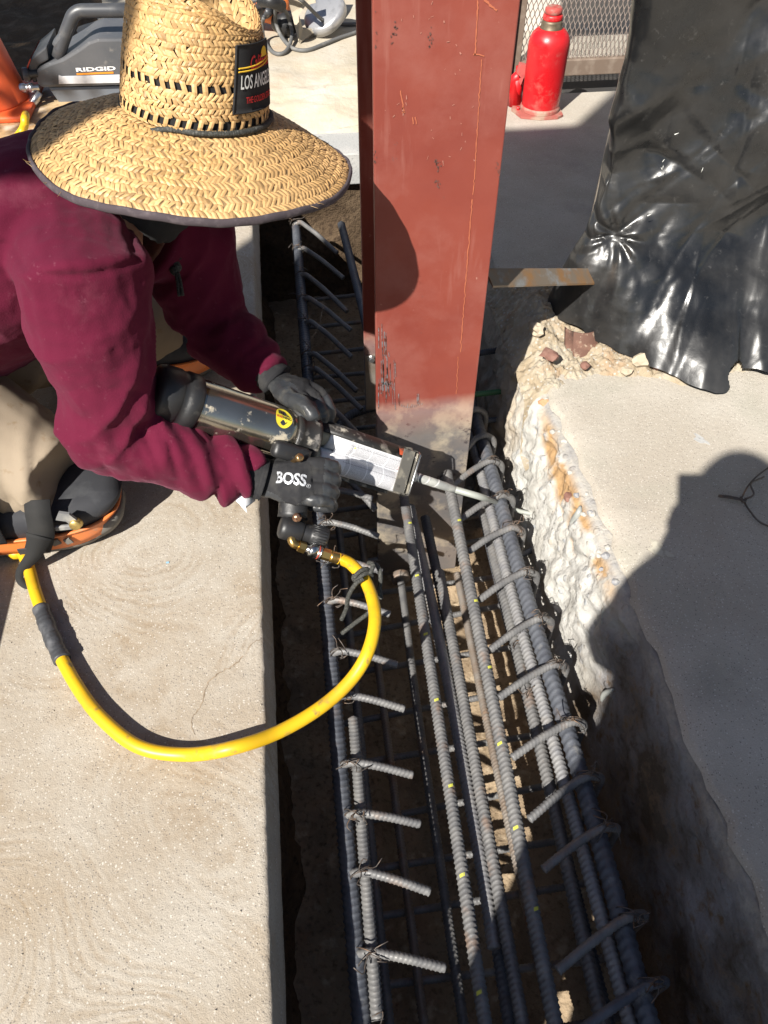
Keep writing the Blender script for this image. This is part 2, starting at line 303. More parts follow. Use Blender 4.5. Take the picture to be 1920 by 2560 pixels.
def strip(name, pix, w, m, par, h=.0007, jit=1.6):
    """a crack or stain line lying on the slab"""
    P = spline([pz(x, y, 0) for x, y in pix], 60); P[:, :2] += rng.normal(0, .0009*jit, (60, 2)); t, A, B = frames(P, (0, 0, 1)); ww = w*rng.uniform(.4, 1.4, 60)*np.sin(np.linspace(.15, 3.0, 60))**.4
    v = np.stack([P-B*ww[:, None], P+B*ww[:, None]], 1).reshape(-1, 3); v[:, 2] = h; return mesh_obj(name, v, [(2*i, 2*i+1, 2*i+3, 2*i+2) for i in range(59)], m, par)
M_crack = mat('crack', (.20, .15, .10), 1.0, 0, [(60, (.33, .26, .185), .42, .58)])
for pix, w in (([(562, 1382), (548, 1388), (536, 1405), (512, 1432), (488, 1447), (462, 1462), (448, 1478), (440, 1505), (432, 1530), (414, 1556), (420, 1588)], .0011), ([(700, 640), (690, 700), (655, 760)], .0007)): strip('hairline_crack', pix, w, M_crack, bpy.data.objects['left_slab'])
# ================================================================== steel: column, reinforcing cage
def bar_mat(name, c1, c2, rust, rf):
    t = NT(name); c = t.mix(t.ramp(t.noise(30, 5), .35, .65), c1, c2); c = t.mix(t.math('MULTIPLY', t.ramp(t.noise(11, 5, .65), .56, .7), rf), c, rust)
    c = t.mix(t.math('MULTIPLY', t.ramp(t.noise(18, 6, .7), .6, .7), .4), c, (.28, .265, .235))
    return t.out(c, t.ramp(t.noise(40, 3), .3, .7, .42, .62), .15, t.bump(t.noise(300, 3), .3, .001), Specular_IOR_Level=.45)
M_bar = bar_mat('mill_scale_steel', (.118, .117, .119), (.18, .176, .171), (.24, .125, .06), .55)
M_barb = bar_mat('shade_tinted_steel', (.068, .074, .09), (.105, .112, .128), (.19, .11, .06), .3)  # darker bluish copy of the bar steel, shade put into its colour
M_barr = bar_mat('rusty_steel', (.17, .13, .10), (.21, .19, .17), (.26, .13, .06), .8)
M_barc = bar_mat('cement_coated_steel', (.18, .18, .19), (.25, .245, .24), (.2, .15, .1), .4)
M_wire = mat('tie_wire', (.10, .085, .075), .55, .5, [(60, (.2, .12, .07), .5, .7)])
M_paint = mat('yellow_paint', (.50, .50, .07), .8)
M_green = mat('green_epoxy_coating', (.05, .16, .06), .45)
def rebar(path, r, pitch=None, ph=0., n=18, spq=6, ribs=True):
    """deformed bar: slanted ribs meeting along two seams, rounded sheared ends"""
    pitch = pitch or r*.82; p, s = resample(path, pitch/spq); t, A, B = frames(p); th = np.arange(n)*2*math.pi/n
    u = (s[:, None]/pitch + ph + .95*np.abs(((th[None, :]/math.pi) % 1)-.5)*2) % 1.0
    rib = np.clip(1-np.abs(u-.5)/.2, 0, 1)**.6; seam = np.exp(-(((th/math.pi-ph*0+.5) % 1-.5)/.085)**2)[None, :]
    rad = r*(1+(.19 if ribs else 0)*np.maximum(rib*(1-.3*seam), .9*seam))
    e = np.minimum(s, s[-1]-s)[:, None]; rad = rad*np.clip(.80+e/(r*.9), 0, 1)
    v = (p[:, None, :]+rad[..., None]*(np.cos(th)[None, :, None]*A[:, None]+np.sin(th)[None, :, None]*B[:, None])).reshape(-1, 3); m = len(p)
    f = [(i*n+j, i*n+(j+1) % n, (i+1)*n+(j+1) % n, (i+1)*n+j) for i in range(m-1) for j in range(n)]+[tuple(range(n-1, -1, -1)), tuple((m-1)*n+j for j in range(n))]
    return v, f
def bar(name, path, r, m, label, group=None, paint=(), **kw):
    v, f = rebar(path, r, **kw); o = mesh_obj(name, v, f, m, None, True); tag(o, label, 'rebar', group)
    p, s = resample(path, .002)
    for q in paint:                       # paint marks lie over the ribs, on the upper side only
        i = int(np.clip(q*len(p), 3, len(p)-6)); tt, A, B = frames(p[i-2:i+4]*.6+p[i]*.4); w = []; k0 = rng.uniform(-.6, .4); kk = 9
        for j in range(6): w += [p[i-2+j]*.6+p[i]*.4+(r*1.16)*(math.cos(a)*V(0, 0, 1)+math.sin(a)*nrm(np.cross(tt[j], (0, 0, 1)))) + tt[j]*a*.004 for a in np.linspace(k0-.38, k0+.38, kk)]
        mesh_obj('paint_mark', w, [(a*kk+b, a*kk+b+1, (a+1)*kk+b+1, (a+1)*kk+b) for a in range(5) for b in range(kk-1)], M_paint, o, True)
    return o
GL = 'longitudinal bars of the reinforcing cage'
def line(*pts): return spline(np.array(pts), 40) if len(pts) > 2 else np.array(pts)
bar('rebar', line((-.012, -.75, -.205), (-.010, .6, -.206), (-.004, 1.5, -.2), (0, 2.0, -.2), (.006, 2.79, -.2)), .0155, M_barb, 'thick dark bar along the left top of the cage, under the left hook ends', GL)
bar('rebar', line((.015, .205, -.198), (.019, .40, -.200), (.025, .62, -.206), (.028, .75, -.212)), .0105, M_bar, 'short pale bar lying against the thick dark left bar, sunlit near the bottom', GL, ph=.3)
bar('rebar', line((.221, 1.352, -.196), (.212, 1.0, -.2), (.197, .43, -.2), (.188, .1, -.2), (.18, -.7, -.2)), .0112, M_bar, 'sunlit bar with yellow paint dots starting under the cartridge, left of the middle bars', GL, (.05, .13, .21, .29, .38, .46, .55), ph=.2)
bar('rebar', line((.243, 1.375, -.265), (.25, .90, -.262), (.243, .44, -.26), (.237, .296, -.262)), .012, M_barc, 'pale bar just right of and below the left painted bar, striped with shadow', GL)
bar('rebar', line((.285, 1.37, -.31), (.281, .82, -.305), (.245, .19, -.3), (.22, -.7, -.3)), .012, M_barb, 'dark bar in shade running between the two pale middle bars', GL)
bar('rebar', line((.282, 1.14, -.252), (.272, .73, -.246), (.262, .365, -.242), (.255, .1, -.24), (.24, -.7, -.24)), .0115, M_bar, 'middle bar with speckled shade, between the dark bar and the right painted one', GL, ph=.4)
bar('rebar', line((.334, 1.366, -.132), (.33, 1.1, -.16), (.321, .62, -.195), (.303, .17, -.2), (.29, -.7, -.2)), .0125, M_bar, 'sunlit bar with larger yellow paint marks whose far end lies under the grey nozzle', GL, (.08, .19, .27, .35, .43, .5), ph=.1)
bar('rebar', line((.437, 1.34, -.272), (.43, 1.0, -.27), (.417, .585, -.27), (.398, .168, -.27), (.37, -.7, -.27)), .0125, M_bar, 'lit bar with a rusty seam below the right hooks, second from the thick bar', GL, ph=.6)
bar('rebar', line((.455, 1.3, -.36), (.445, .9, -.36), (.435, .4, -.36), (.42, -.7, -.36)), .011, M_barb, 'thin bar low under the thick right bar', GL)
bar('rebar', line((.452, 1.78, -.225), (.45, 1.5, -.224), (.437, .965, -.222), (.437, .69, -.222), (.432, .2, -.222), (.42, -.7, -.222)), .0125, M_barc, 'cement smeared bar tucked against the left of the thick right bar', GL)
bar('rebar', line((.470, 1.80, -.2), (.471, 1.43, -.2), (.464, .96, -.2), (.466, .68, -.2), (.463, .37, -.2), (.456, .15, -.2), (.44, -.7, -.2)), .0165, M_barb, 'thickest bar of the cage, along the right top under the hooked stirrup ends', GL, pitch=.0165)
bar('rebar', line((.182, 2.80, -.2), (.2, 2.35, -.2), (.208, 2.1, -.2)), .013, M_barb, 'bar standing out of the dark far trench left of the red column', GL)
lowb = bar('rebar', line((.209, 1.294, -.48), (.195, .9, -.48), (.188, .5, -.48), (.183, .22, -.48), (.175, -.7, -.48)), .010, M_bar, 'low headed bar in the dark trench with a round plate at its end', GL)
MB().lathe([(.0, .012), (.026, .012), (.027, .008), (.027, -.004), (.026, -.008), (0, -.008)], (.209, 1.296, -.48), (-.03, 1, 0), 20).obj('head_plate', M_barr, lowb, True)
bar('rebar', line((.05, 1.5, -.47), (.045, .9, -.475), (.04, .3, -.475), (.03, -.7, -.475)), .010, M_bar, 'low bar in shade at the left trench bottom', GL)
bar('rebar', line((.115, 1.5, -.5), (.112, .9, -.5), (.108, .3, -.5), (.1, -.7, -.5)), .009, M_barr, 'thin low bar between the two bottom left bars', GL)
bar('rebar', line((.375, 1.3, -.49), (.36, .6, -.49), (.35, -.7, -.49)), .010, M_barr, 'low bar over the sunlit patches of trench bottom', GL)
# ---- stirrups: U-shaped, their hooked tops bent inwards over the two top bars
Yl = [1.392, 1.275, 1.156, 1.035, .897, .789, .640, .539, .433, .302, .185, .065]; Yr = [1.43, 1.302, 1.191, 1.052, .919, .799, .664, .549, .45, .298, .195, .07]
names = ['farthest of the run in front of the column, behind the cartridge', 'crossing just under the grey nozzle', 'third in front of the column, below the regulator knob', 'fourth in front of the column, behind the brass hose fitting', 'fifth, its left end under the loop of yellow hose', 'sixth, its left end crossed by the lower yellow hose', 'seventh, its right hook where the sunlight ends', 'eighth, left end lit and right hook in shade', 'ninth, fourth from the bottom of the picture', 'tenth, third from the bottom of the picture', 'eleventh, second lowest in the picture', 'lowest in the picture']
GS = 'bent stirrups of the reinforcing cage in front of the column'; GF = 'bent stirrups in the dark trench behind the column'
def stirrup(yl, yr, lx, rx, zt, zb, el, er, seed):
    j = lambda s: rng.normal(0, s)
    pts = [el, (np.array(el)*.45+np.array((lx+.02, yl, zt+.02))*.55+V(0, 0, .006)), (lx+.016, yl, zt+.021), (lx-.010, yl+.004, zt+.004), (lx-.014+j(.003), yl+j(.006), zb), (rx+.034+j(.003), yr+j(.006), zb), (rx+.036, yr+.006, zt+.004), (rx+.004, yr+.002, zt+.030), (rx-.022, yr-.004, zt+.025), (np.array(er)*.45+np.array((rx-.02, yr, zt+.024))*.55+V(0, 0, .006)), er]
    return fillet([V(*p) for p in pts], .03, 7)
def ties(o, c, ax, n=2):
    """twisted annealed wire: loops round the crossing and two loose tails"""
    m = MB(); c = np.asarray(c, float)
    for k in range(n):
        ph = rng.uniform(0, 6); tl = rng.normal(0, .35, 2); th = np.linspace(0, 2*math.pi, 12)
        m.tube([c+V(.021*math.cos(a), (tl[0]*.02*math.cos(a)+.004*k), .021*math.sin(a)) for a in th], .0011, 5)
    for k in range(3):
        d = nrm(rng.normal(0, 1, 3)*V(1, 1, .6)+V(0, 0, .8)); q = c+V(0, 0, .02)
        m.tube(spline([q, q+d*.012+rng.normal(0, .004, 3), q+d*.022+rng.normal(0, .007, 3), q+d*.03+rng.normal(0, .009, 3)], 8), .0011, 5)
    m.obj('tie_wire', M_wire, o, True)
STIR = []
for i, (a, b) in enumerate(zip(Yl, Yr)):
    el = (.137+rng.normal(0, .003), a-.036+rng.normal(0, .006), -.203); er = (.352-.002*i+rng.normal(0, .004), b-.056+rng.normal(0, .008), -.183)
    o = bar('stirrup', stirrup(a, b, .002, .470, -.2, -.525, el, er, i), .0078, M_bar if i < 7 else M_barb, 'bent steel stirrup, '+names[i], GS, pitch=.0082, n=14, spq=5, ph=rng.random())
    if i in (7, 8, 9): o.data.materials[0] = M_bar
    STIR.append(o); ties(o, (.012, a-.004, -.188), 0); ties(o, (.474, b, -.182), 0, 3)
    if i in (4, 5): ties(o, (.436, b-.02, -.25), 0)
Yf = [2.80, 2.61, 2.43, 2.285, 2.147, 1.975, 1.90, 1.765, 1.62, 1.51]
fn = ['farthest, at the dark end of the trench', 'second from the far end', 'third from the far end', 'fourth from the far end', 'fifth from the far end', 'sixth from the far end', 'seventh from the far end', 'eighth from the far end', 'ninth from the far end', 'nearest of those behind the column']
for i, a in enumerate(Yf):
    el = (.150+rng.normal(0, .006), a-.17+rng.normal(0, .012), -.215); er = (.33, a-.12, -.19)
    pts = stirrup(a, a+.02, .008, .470, -.2, -.525, el, er, i)
    if 1.55 < a < 1.85: pts = pts[:-8]                         # the column stands in the way of these right hooks
    o = bar('stirrup', pts, .0078, M_bar, 'bent stirrup in the dark trench, '+fn[i], GF, pitch=.0082, n=14, spq=5, ph=rng.random())
    ties(o, (.006, a-.004, -.188), 0)
# ---- dowels set into the right wall
dz = lambda x, y, X: px(x, y, X)
def dowel(a, b, r, m, label, **k): return bar('dowel_bar', np.array([a, b]), r, m, label, 'dowels set in the right trench wall', **k)
dowel(V(.60, 1.235, -.30), V(.492, 1.20, -.315), .008, M_barb, 'short dark dowel sticking out of the broken wall under the nozzle', n=10)
a = pz(1085, 755, -.16); dowel(V(.60, a[1], -.16), V(.40, a[1]-.02, -.165), .009, M_barb, 'dark dowel in the shaded wall just right of the red column', n=10)
a = pz(1100, 843, -.18); dowel(V(.61, a[1], -.18), V(.38, a[1], -.19), .008, M_green, 'green coated dowel in shade right of the bare steel of the column', n=10)
a = pz(1080, 905, -.25); dowel(V(.60, a[1], -.25), V(.40, a[1], -.255), .008, M_barb, 'lowest dark dowel beside the foot of the column', n=10)
bar('rebar', line((.215, 1.83, -.29), (.12, 1.80, -.295), (.07, 1.74, -.31), (.06, 1.70, -.40)), .0125, M_barb, 'bluish bent bar in the dark trench behind the far glove', None)
# ---- I-section column
def primer_mat():
    t = NT('red_primer'); co = t.tc.outputs['Object']; s = t.sep(co)
    red = t.mix(t.ramp(t.noise(4, 5), .35, .65), (.225, .050, .033), (.185, .037, .026))
    red = t.mix(t.math('MULTIPLY', t.ramp(t.noise(6, 6, .65), .5, .72), .6), red, (.27, .095, .075))      # rubbed, chalky
    st = t.noise(30, 4, .6, t.co('Object', (1, 1, .12))); red = t.mix(t.math('MULTIPLY', t.ramp(st, .58, .72), .5), red, (.30, .12, .095))
    red = t.mix(t.math('MULTIPLY', t.ramp(t.noise(13, 5, .7), .68, .74), .85), red, (.09, .06, .055))   # dark scuffs
    red = t.mix(t.math('MULTIPLY', t.ramp(t.noise(45, 3, .6), .70, .76), .8), red, (.42, .24, .19))
    bare = t.mix(t.ramp(t.noise(7, 5), .38, .6), (.30, .26, .235), (.20, .195, .20)); bare = t.mix(t.ramp(t.noise(9, 5, .6), .5, .62), bare, (.56, .48, .37))
    bare = t.mix(t.ramp(t.noise(26, 6, .7), .6, .68), bare, (.1, .085, .09))
    # paint stops above the weld zone, thinning out over a hand's breadth
    h = t.math('ADD', s[2], t.math('MULTIPLY', t.math('SUBTRACT', t.noise(13, 5), .5), .05)); f = t.ramp(h, -.02+.02, .115)
    pink = t.mix(.55, red, bare); c = t.mix(t.ramp(h, -.03, .03), bare, t.mix(t.ramp(h, .05, .10), pink, red))
    met = t.ramp(h, .06, -.02, 0, .55)
    return t.out(c, t.ramp(t.noise(20, 4), .3, .7, .42, .62), met, t.bump(t.noise(120, 4), .12, .001), Specular_IOR_Level=.45)
M_primer = primer_mat()
M_bare = mat('ground_steel', (.33, .29, .25), .4, .5, [(14, (.24, .19, .15), .45, .65), (9, (.5, .43, .32), .55, .7)])
M_chalk = mat('orange_marker', (.37, .105, .05), .8); M_bolt = mat('zinc', (.5, .5, .5), .3, .9)
M_scr = mat('scraped_steel', (.42, .42, .44), .4, .6, [(60, (.27, .1, .07), .45, .6)])
CY, CL, CR = 1.40, .156, .396
colu = thing('steel_column', (.276, 1.55, -.63), 'red primed steel column with bare foot standing in the trench', 'column')
f1 = MB().box(((CL+CR)/2, CY+.008, 1.18), (CR-CL, .016, 3.56), bev=.0025).obj('front_flange', M_primer, colu)
MB().box(((CL+CR)/2, 1.548, 1.18), (.012, .2595, 3.56)).obj('web', M_primer, colu)
f2 = MB().box(((CL+CR)/2, 1.69, 1.39), (CR-CL, .016, 3.14), bev=.0025).obj('rear_flange', M_primer, colu)
def primer_rear(): 
    MB().box((.18, 1.6795, -.075), (.045, .004, .19)).obj('bare_strip', M_bare, colu)
primer_rear()
MB().box((.276, 1.60, -.38), (.2, .012, .42)).obj('stiffener_plate', M_bare, colu)
MB().lathe([(0, .010), (.007, .010), (.008, .008), (.008, 0), (.011, 0), (.011, -.003), (0, -.003)], (.175, 1.677, .01), (0, -1, 0), 8).obj('bolt', M_bolt, colu)
def scratch(pts, w, m, name='chalk_line'):
    pts = np.array([py(x, y, CY)-V(0, .0012, 0) for x, y in pts]); d = np.gradient(pts, axis=0); v = []
    for p, t in zip(pts, d): n = nrm(V(t[2], 0, -t[0])); ww = w*rng.uniform(.6, 1.3); v += [p-n*ww, p+n*ww, p-n*ww+V(0, .0008, 0), p+n*ww+V(0, .0008, 0)]
    return v, [(4*i, 4*i+1, 4*i+5, 4*i+4) for i in range(len(pts)-1)]
def scratches(name, L, m):
    b = MB()
    for pts, w in L:
        b.add(*scratch(pts, w, m))
    b.obj(name, m, colu)
zig = lambda a, b, n, s: [(a[0]+(b[0]-a[0])*k/n+rng.normal(0, s), a[1]+(b[1]-a[1])*k/n) for k in range(n+1)]
scratches('chalk_line', [(zig((1032, 0), (1026, 118), 20, .5), .0011), ([(1022, 117), (1034, 117), (1046, 121)], .0011), (zig((1040, 128), (1022, 420), 50, .6), .0009), (zig((1020, 430), (994, 760), 60, .7), .0011), (zig((990, 770), (986, 850), 14, .8), .0008), (zig((1046, 0), (1072, 22), 8, 1.0), .0016), (zig((864, 195), (872, 240), 6, .8), .0012), ([(868, 243), (875, 242)], .001), (zig((891, 252), (893, 268), 4, .4), .0009), (zig((897, 252), (899, 268), 4, .4), .0009)], M_chalk)
scr = []
for k in range(46):
    x = rng.uniform(817, 858); y = rng.uniform(690, 835); l = rng.uniform(10, 60); c = (x-815)*.09
    if x > 826+(y-690)*.32: continue
    scr.append(([(x+c*q*q*.6, y+l*q) for q in np.linspace(0, 1, 6)], rng.uniform(.0003, .0011)))
for k in range(20): x = rng.uniform(815, 850); scr.append(([(x, 828+rng.normal(0, 3)), (x+rng.uniform(2, 7), 828+rng.normal(0, 3))], .0008))
for k in range(12): x = 862+k*4.4; scr.append(([(x, 876+5*math.sin(k*.32)), (x+1.6, 872+5*math.sin(k*.32)-rng.uniform(0, 7))], .0006))
for x in (861, 901, 904): scr.append(([(x, 850), (x, 872)], .0009))
scratches('scrape_mark', scr, M_scr)

dk = []
for cx, cy, w, h, n in ((851, 72, 8, 26, 14), (928, 80, 8, 18, 12), (944, 352, 12, 12, 12), (942, 392, 9, 9, 8), (1076, 362, 6, 20, 8), (812, 60, 3, 50, 6), (810, 340, 3, 30, 5)):
    for k in range(n): x, y = cx+rng.normal(0, w*.5), cy+rng.normal(0, h*.5); dk.append(([(x, y), (x+rng.normal(0, 2), y+rng.uniform(1, 6))], rng.uniform(.0004, .0014)))
scratches('scuff_mark', dk, mat('dark_scuff', (.12, .055, .045), .6))
pk = []
for cx, cy, w, h, n in ((900, 40, 40, 30, 6), (985, 110, 30, 60, 7), (870, 230, 30, 40, 7), (1010, 260, 30, 60, 5), (940, 330, 40, 60, 7)):
    for k in range(n): x, y = cx+rng.normal(0, w*.6), cy+rng.normal(0, h*.6); pk.append(([(x, y), (x+rng.normal(0, 3), y+rng.uniform(1, 9))], rng.uniform(.0003, .0009)))
scratches('rub_mark', pk, mat('rubbed_primer', (.37, .16, .12), .7))
# ================================================================== the kneeling worker and the straw hat
HC = pd(424, 246, 1.235); HN = nrm(zz + .12*hf + .15*rt); HX = nrm(rt-HN*(rt@HN)); HY = np.cross(HN, HX); RB, RC = .256, .113
def straw_mat(name, c1, c2):
    t = NT(name); a = t.n('Attribute', attribute_name='tint'); co = t.tc.outputs['Object']
    c = t.mix(t.ramp(t.noise(9, 4), .35, .65), c1, c2); c = t.mix(1.0, c, a.outputs['Color'], 'MULTIPLY')
    c = t.mix(t.math('MULTIPLY', t.ramp(t.noise(55, 4, .7), .6, .72), .5), c, (.22, .12, .045))
    return t.out(c, .5, 0, t.bump(t.noise(700, 2), .35, .0006), Specular_IOR_Level=.4)
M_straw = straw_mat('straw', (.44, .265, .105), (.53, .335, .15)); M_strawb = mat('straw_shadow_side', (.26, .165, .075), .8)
M_line = mat('hat_lining', (.012, .011, .011), .95); M_bind = mat('hat_binding', (.052, .040, .046), .9, 0, [(60, (.1, .08, .085), .5, .7)], [(500, .4, .001)])
M_cord = mat('black_cord', (.03, .031, .027), .8, 0, [(300, (.09, .09, .08), .5, .65)], [(500, .6, .001)])
M_black = mat('black_cloth', (.011, .011, .012), .95, 0, [(40, (.02, .02, .02), .5, .7)], [(600, .4, .001)])
M_white = mat('white_thread', (.72, .72, .68), .8); M_redt = mat('red_thread', (.55, .02, .02), .8); M_yelt = mat('yellow_thread', (.72, .45, .03), .8)
def loc(x, y, z): return HC + HX*x + HY*y + HN*z
def brim(r, th):
    q = np.clip((r-RC)/(RB-RC), 0, 1.1); R = r*(1+.035*np.sin(th)**2*q)
    z = .004*(1-q)**2 - .064*q**1.45 + q*q*(.008*np.cos(2*th+.6)+.004*np.sin(3*th)+.0022*np.sin(7*th+1))
    return R*np.cos(th), R*np.sin(th), z
CH = .162
def crown(s, th):
    """s: 0 base .. 1 rim .. 1.75 middle of the dented top"""
    ax, ay = .114, .122; w = np.clip(s, 0, 1); 
    k = 1-.17*w**1.35; z = .008+CH*.90*w
    over = np.clip(s-1, 0, .75)/.75; ang = np.clip(over/.42, 0, 1)*math.pi/2
    kk = np.where(s > 1, k-.15+.15*np.cos(ang)-np.clip((over-.42)/.58, 0, 1)*(k-.15), k)
    z = z + np.where(s > 1, CH*.115*np.sin(ang), 0)
    x, y = kk*ax*np.cos(th), kk*ay*np.sin(th)
    dent = np.exp(-((x-.062)/.045)**2-((y+.02)/.05)**2)*.045 + np.exp(-((x)/.09)**2-((y-.01)/.04)**2)*.03   # pinched teardrop
    z = z - dent*np.clip((s-.8)/.35, 0, 1)
    return x, y, z
def surfp(fn, s, th, lift=0.):
    e = 1e-3; a = loc3(*fn(s, th)); ds = loc3(*fn(s+e, th))-a; dt = loc3(*fn(s, th+e))-a; n = np.cross(dt, ds); n /= np.linalg.norm(n, axis=1)[:, None]+1e-12
    if fn is brim: n = -n
    sg = np.sign(np.sum(n*(a-loc(0, 0, -.05)), 1))[:, None] if fn is crown else np.sign(n@HN)[:, None]
    return a + n*sg*np.reshape(lift, (-1, 1))
def loc3(x, y, z): return HC + np.outer(x, HX)+np.outer(y, HY)+np.outer(z, HN)
hat = thing('straw_hat', HC, 'wide brimmed woven straw hat with black patch, worn by the kneeling worker', 'hat')
def polar(fn, ss, n, lift, m, name, flip=False):
    th = np.arange(n)*2*math.pi/n; S, T = np.meshgrid(ss, th, indexing='ij'); v = surfp(fn, S.ravel(), T.ravel(), np.full(S.size, lift))
    return v, [(i*n+j, i*n+(j+1) % n, (i+1)*n+(j+1) % n, (i+1)*n+j) for i in range(len(ss)-1) for j in range(n)]
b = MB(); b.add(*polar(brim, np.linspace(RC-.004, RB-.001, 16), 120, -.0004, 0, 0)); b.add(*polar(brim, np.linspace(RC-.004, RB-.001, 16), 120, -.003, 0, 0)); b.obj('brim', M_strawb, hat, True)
b = MB(); b.add(*polar(crown, np.linspace(0, 1.749, 60), 90, -.003, 0, 0)); b.obj('crown', M_line, hat, True)
ST = []; 
def strand(fn, s0, s1, t0, t1, hw, tint, lift=.0016, n=4):
    u = np.linspace(0, 1, n); s = s0+(s1-s0)*u; t = t0+(t1-t0)*u; a = np.array(fn(s[n//2:n//2+1], t[n//2:n//2+1])); r = max(.02, math.hypot(a[0, 0], a[1, 0]))
    L = np.array([-.0007]+[lift]*(n-2)+[-.0007])+rng.normal(0, .0003, n); rows_ = []
    for e, dl in ((-1, -.0005), (0, .0003), (1, -.0005)): rows_.append(surfp(fn, s, t+e*hw/r, L+dl))
    v = np.stack(rows_, 1).reshape(-1, 3); f = [(i*3+j, i*3+j+1, i*3+j+4, i*3+j+3) for i in range(n-1) for j in (0, 1)]
    ST.append((v, f, tint))
def weave(fn, s_edges, rfun, pitch, hw, slant, skip=None, thin=None, ov=.25):
    for i in range(len(s_edges)-1):
        a, c = s_edges[i], s_edges[i+1]; r = rfun((a+c)/2); N = max(8, int(2*math.pi*r/pitch)); d = (1 if i % 2 else -1)*slant/r; off = rng.random()
        hole = thin is not None and i in thin
        if hole: N = int(N*.5); d = d*.6
        for j in range(N):
            t = (j+off+rng.normal(0, .05))*2*math.pi/N; o = (c-a)*ov
            tint = float(np.clip(rng.normal(1, .13), .62, 1.3)); tint = tint*.72 if rng.random() < .05 else tint
            ja, jd = rng.normal(0, .10)*(c-a), d*rng.normal(0, .22); strand(fn, a-o+ja, c+o+ja, t-d/2-jd, t+d/2+jd, hw*(1 if not hole else 1.0)*rng.uniform(.9, 1.08), tint)
weave(brim, np.linspace(RC-.002, RB-.004, 15), lambda r: r, .0082, .0037, .0098)
se = np.array([0, .025, .115, .17, .23, .29, .35, .445, .515, .575, .635, .695, .755, .815, .875, .94, 1.0]); weave(crown, se, lambda s: .117, .0084, .0038, .0088, thin=(1, 6))
se2 = 1+np.linspace(0, .72, 13); weave(crown, se2, lambda s: max(.03, .118*(1-(s-1)/.75*.95)), .0086, .0042, .008)
ctr = np.array([s[0].mean(0) for s in ST]); 
seen = [(np.linalg.norm(c-CAM) + (9 if (c-HC)@HN < -.2 else 0)) for c in ctr]; first = set(np.argsort(seen)[:290].tolist()); rest = MB(); tc = []
for k, (v, f, t) in enumerate(ST):
    if k in first: mesh_obj('straw_strand', v, f, M_straw, hat, False, np.full(len(v), t))
    else: rest.add(v, f); tc.append(np.full(len(v), t))
for k in range(16):                       # frayed ends at the rim
    t = rng.uniform(0, 2*math.pi); p = surfp(brim, V(RB), V(t), V(.002))[0]; o = nrm(p-HC); q = [p-o*.006, p+o*.002+HN*.003+rng.normal(0, .002, 3), p+o*.007+HN*.006*rng.random()+rng.normal(0, .004, 3)]
    v, f = tube(q, [.0006, .0005, .0002], 4); rest.add(v, f); tc.append(np.full(len(v), .7))
rest.obj('straw_weave', M_straw, hat, False, cols=np.concatenate(tc), kind='stuff')
th = np.linspace(0, 2*math.pi, 181); rim = surfp(brim, np.full(181, RB), th, -.001+.0008*np.sin(th*31)); b = MB()
b.tube(rim, .0062, 8, False, sc=(1.05, .55), upv=HN); b.obj('binding', M_bind, hat, True)
def braid(pts, r, name, parent, n=200):
    p = spline(pts, n); L = np.concatenate([[0], np.cumsum(np.linalg.norm(np.diff(p, axis=0), axis=1))]); b = MB(); b.tube(p, r*(1+.10*np.sin(L*2*math.pi/.0042)), 8); return b.obj(name, M_cord, parent, True)
ct = np.radians(np.linspace(-109, 20, 14)); cp = surfp(crown, np.full(14, .035), ct, np.full(14, .0045))-HN*.010*np.clip((np.degrees(ct)+112)/12, .3, 1)[:, None]*.4
cp[0] = surfp(brim, V(RC+.012), V(ct[0]-.05), V(-.002))[0]; cp[1] = surfp(brim, V(RC+.008), V(ct[1]), V(.005))[0]; cp[2] = surfp(brim, V(RC+.006), V(ct[2]), V(.005))[0]
braid(cp, .0042, 'hat_cord', hat)
# chin cord and its toggle, hanging below the brim
kd = 1.50; cc = braid([pd(300, 470, 1.46), pd(335, 508, 1.48), pd(375, 546, kd)], .0040, 'chin_cord', hat, 60); tg = pd(378, 552, kd)
MB().lathe([(0, -.016), (.0085, -.016), (.0105, -.012), (.0105, .012), (.0085, .016), (0, .016)], tg, nrm(rt*.8-fw*.6), 18).obj('toggle', M_black, cc, True)
MB().lathe([(0, -.003), (.009, -.003), (.009, .004), (0, .005)], tg+nrm(-rt*.55-fw*.8)*.016, nrm(-rt*.55-fw*.8), 18).obj('toggle_button', mat('grey_plastic', (.09, .1, .105), .5), cc, True)
kn = [tg-up*.012, tg-up*.024+rt*.006, tg-up*.028-rt*.004, tg-up*.034+rt*.002]; b = MB(); b.tube(spline(kn, 20), .0072, 8); b.tube(spline([kn[-1], kn[-1]-up*.02+rt*.003, kn[-1]-up*.045+rt*.006], 10), .0034, 7); b.tube(spline([kn[-1]+rt*.004, kn[-1]-up*.02+rt*.009, kn[-1]-up*.044+rt*.013], 10), .0034, 7); b.obj('cord_tails', M_cord, cc, True)
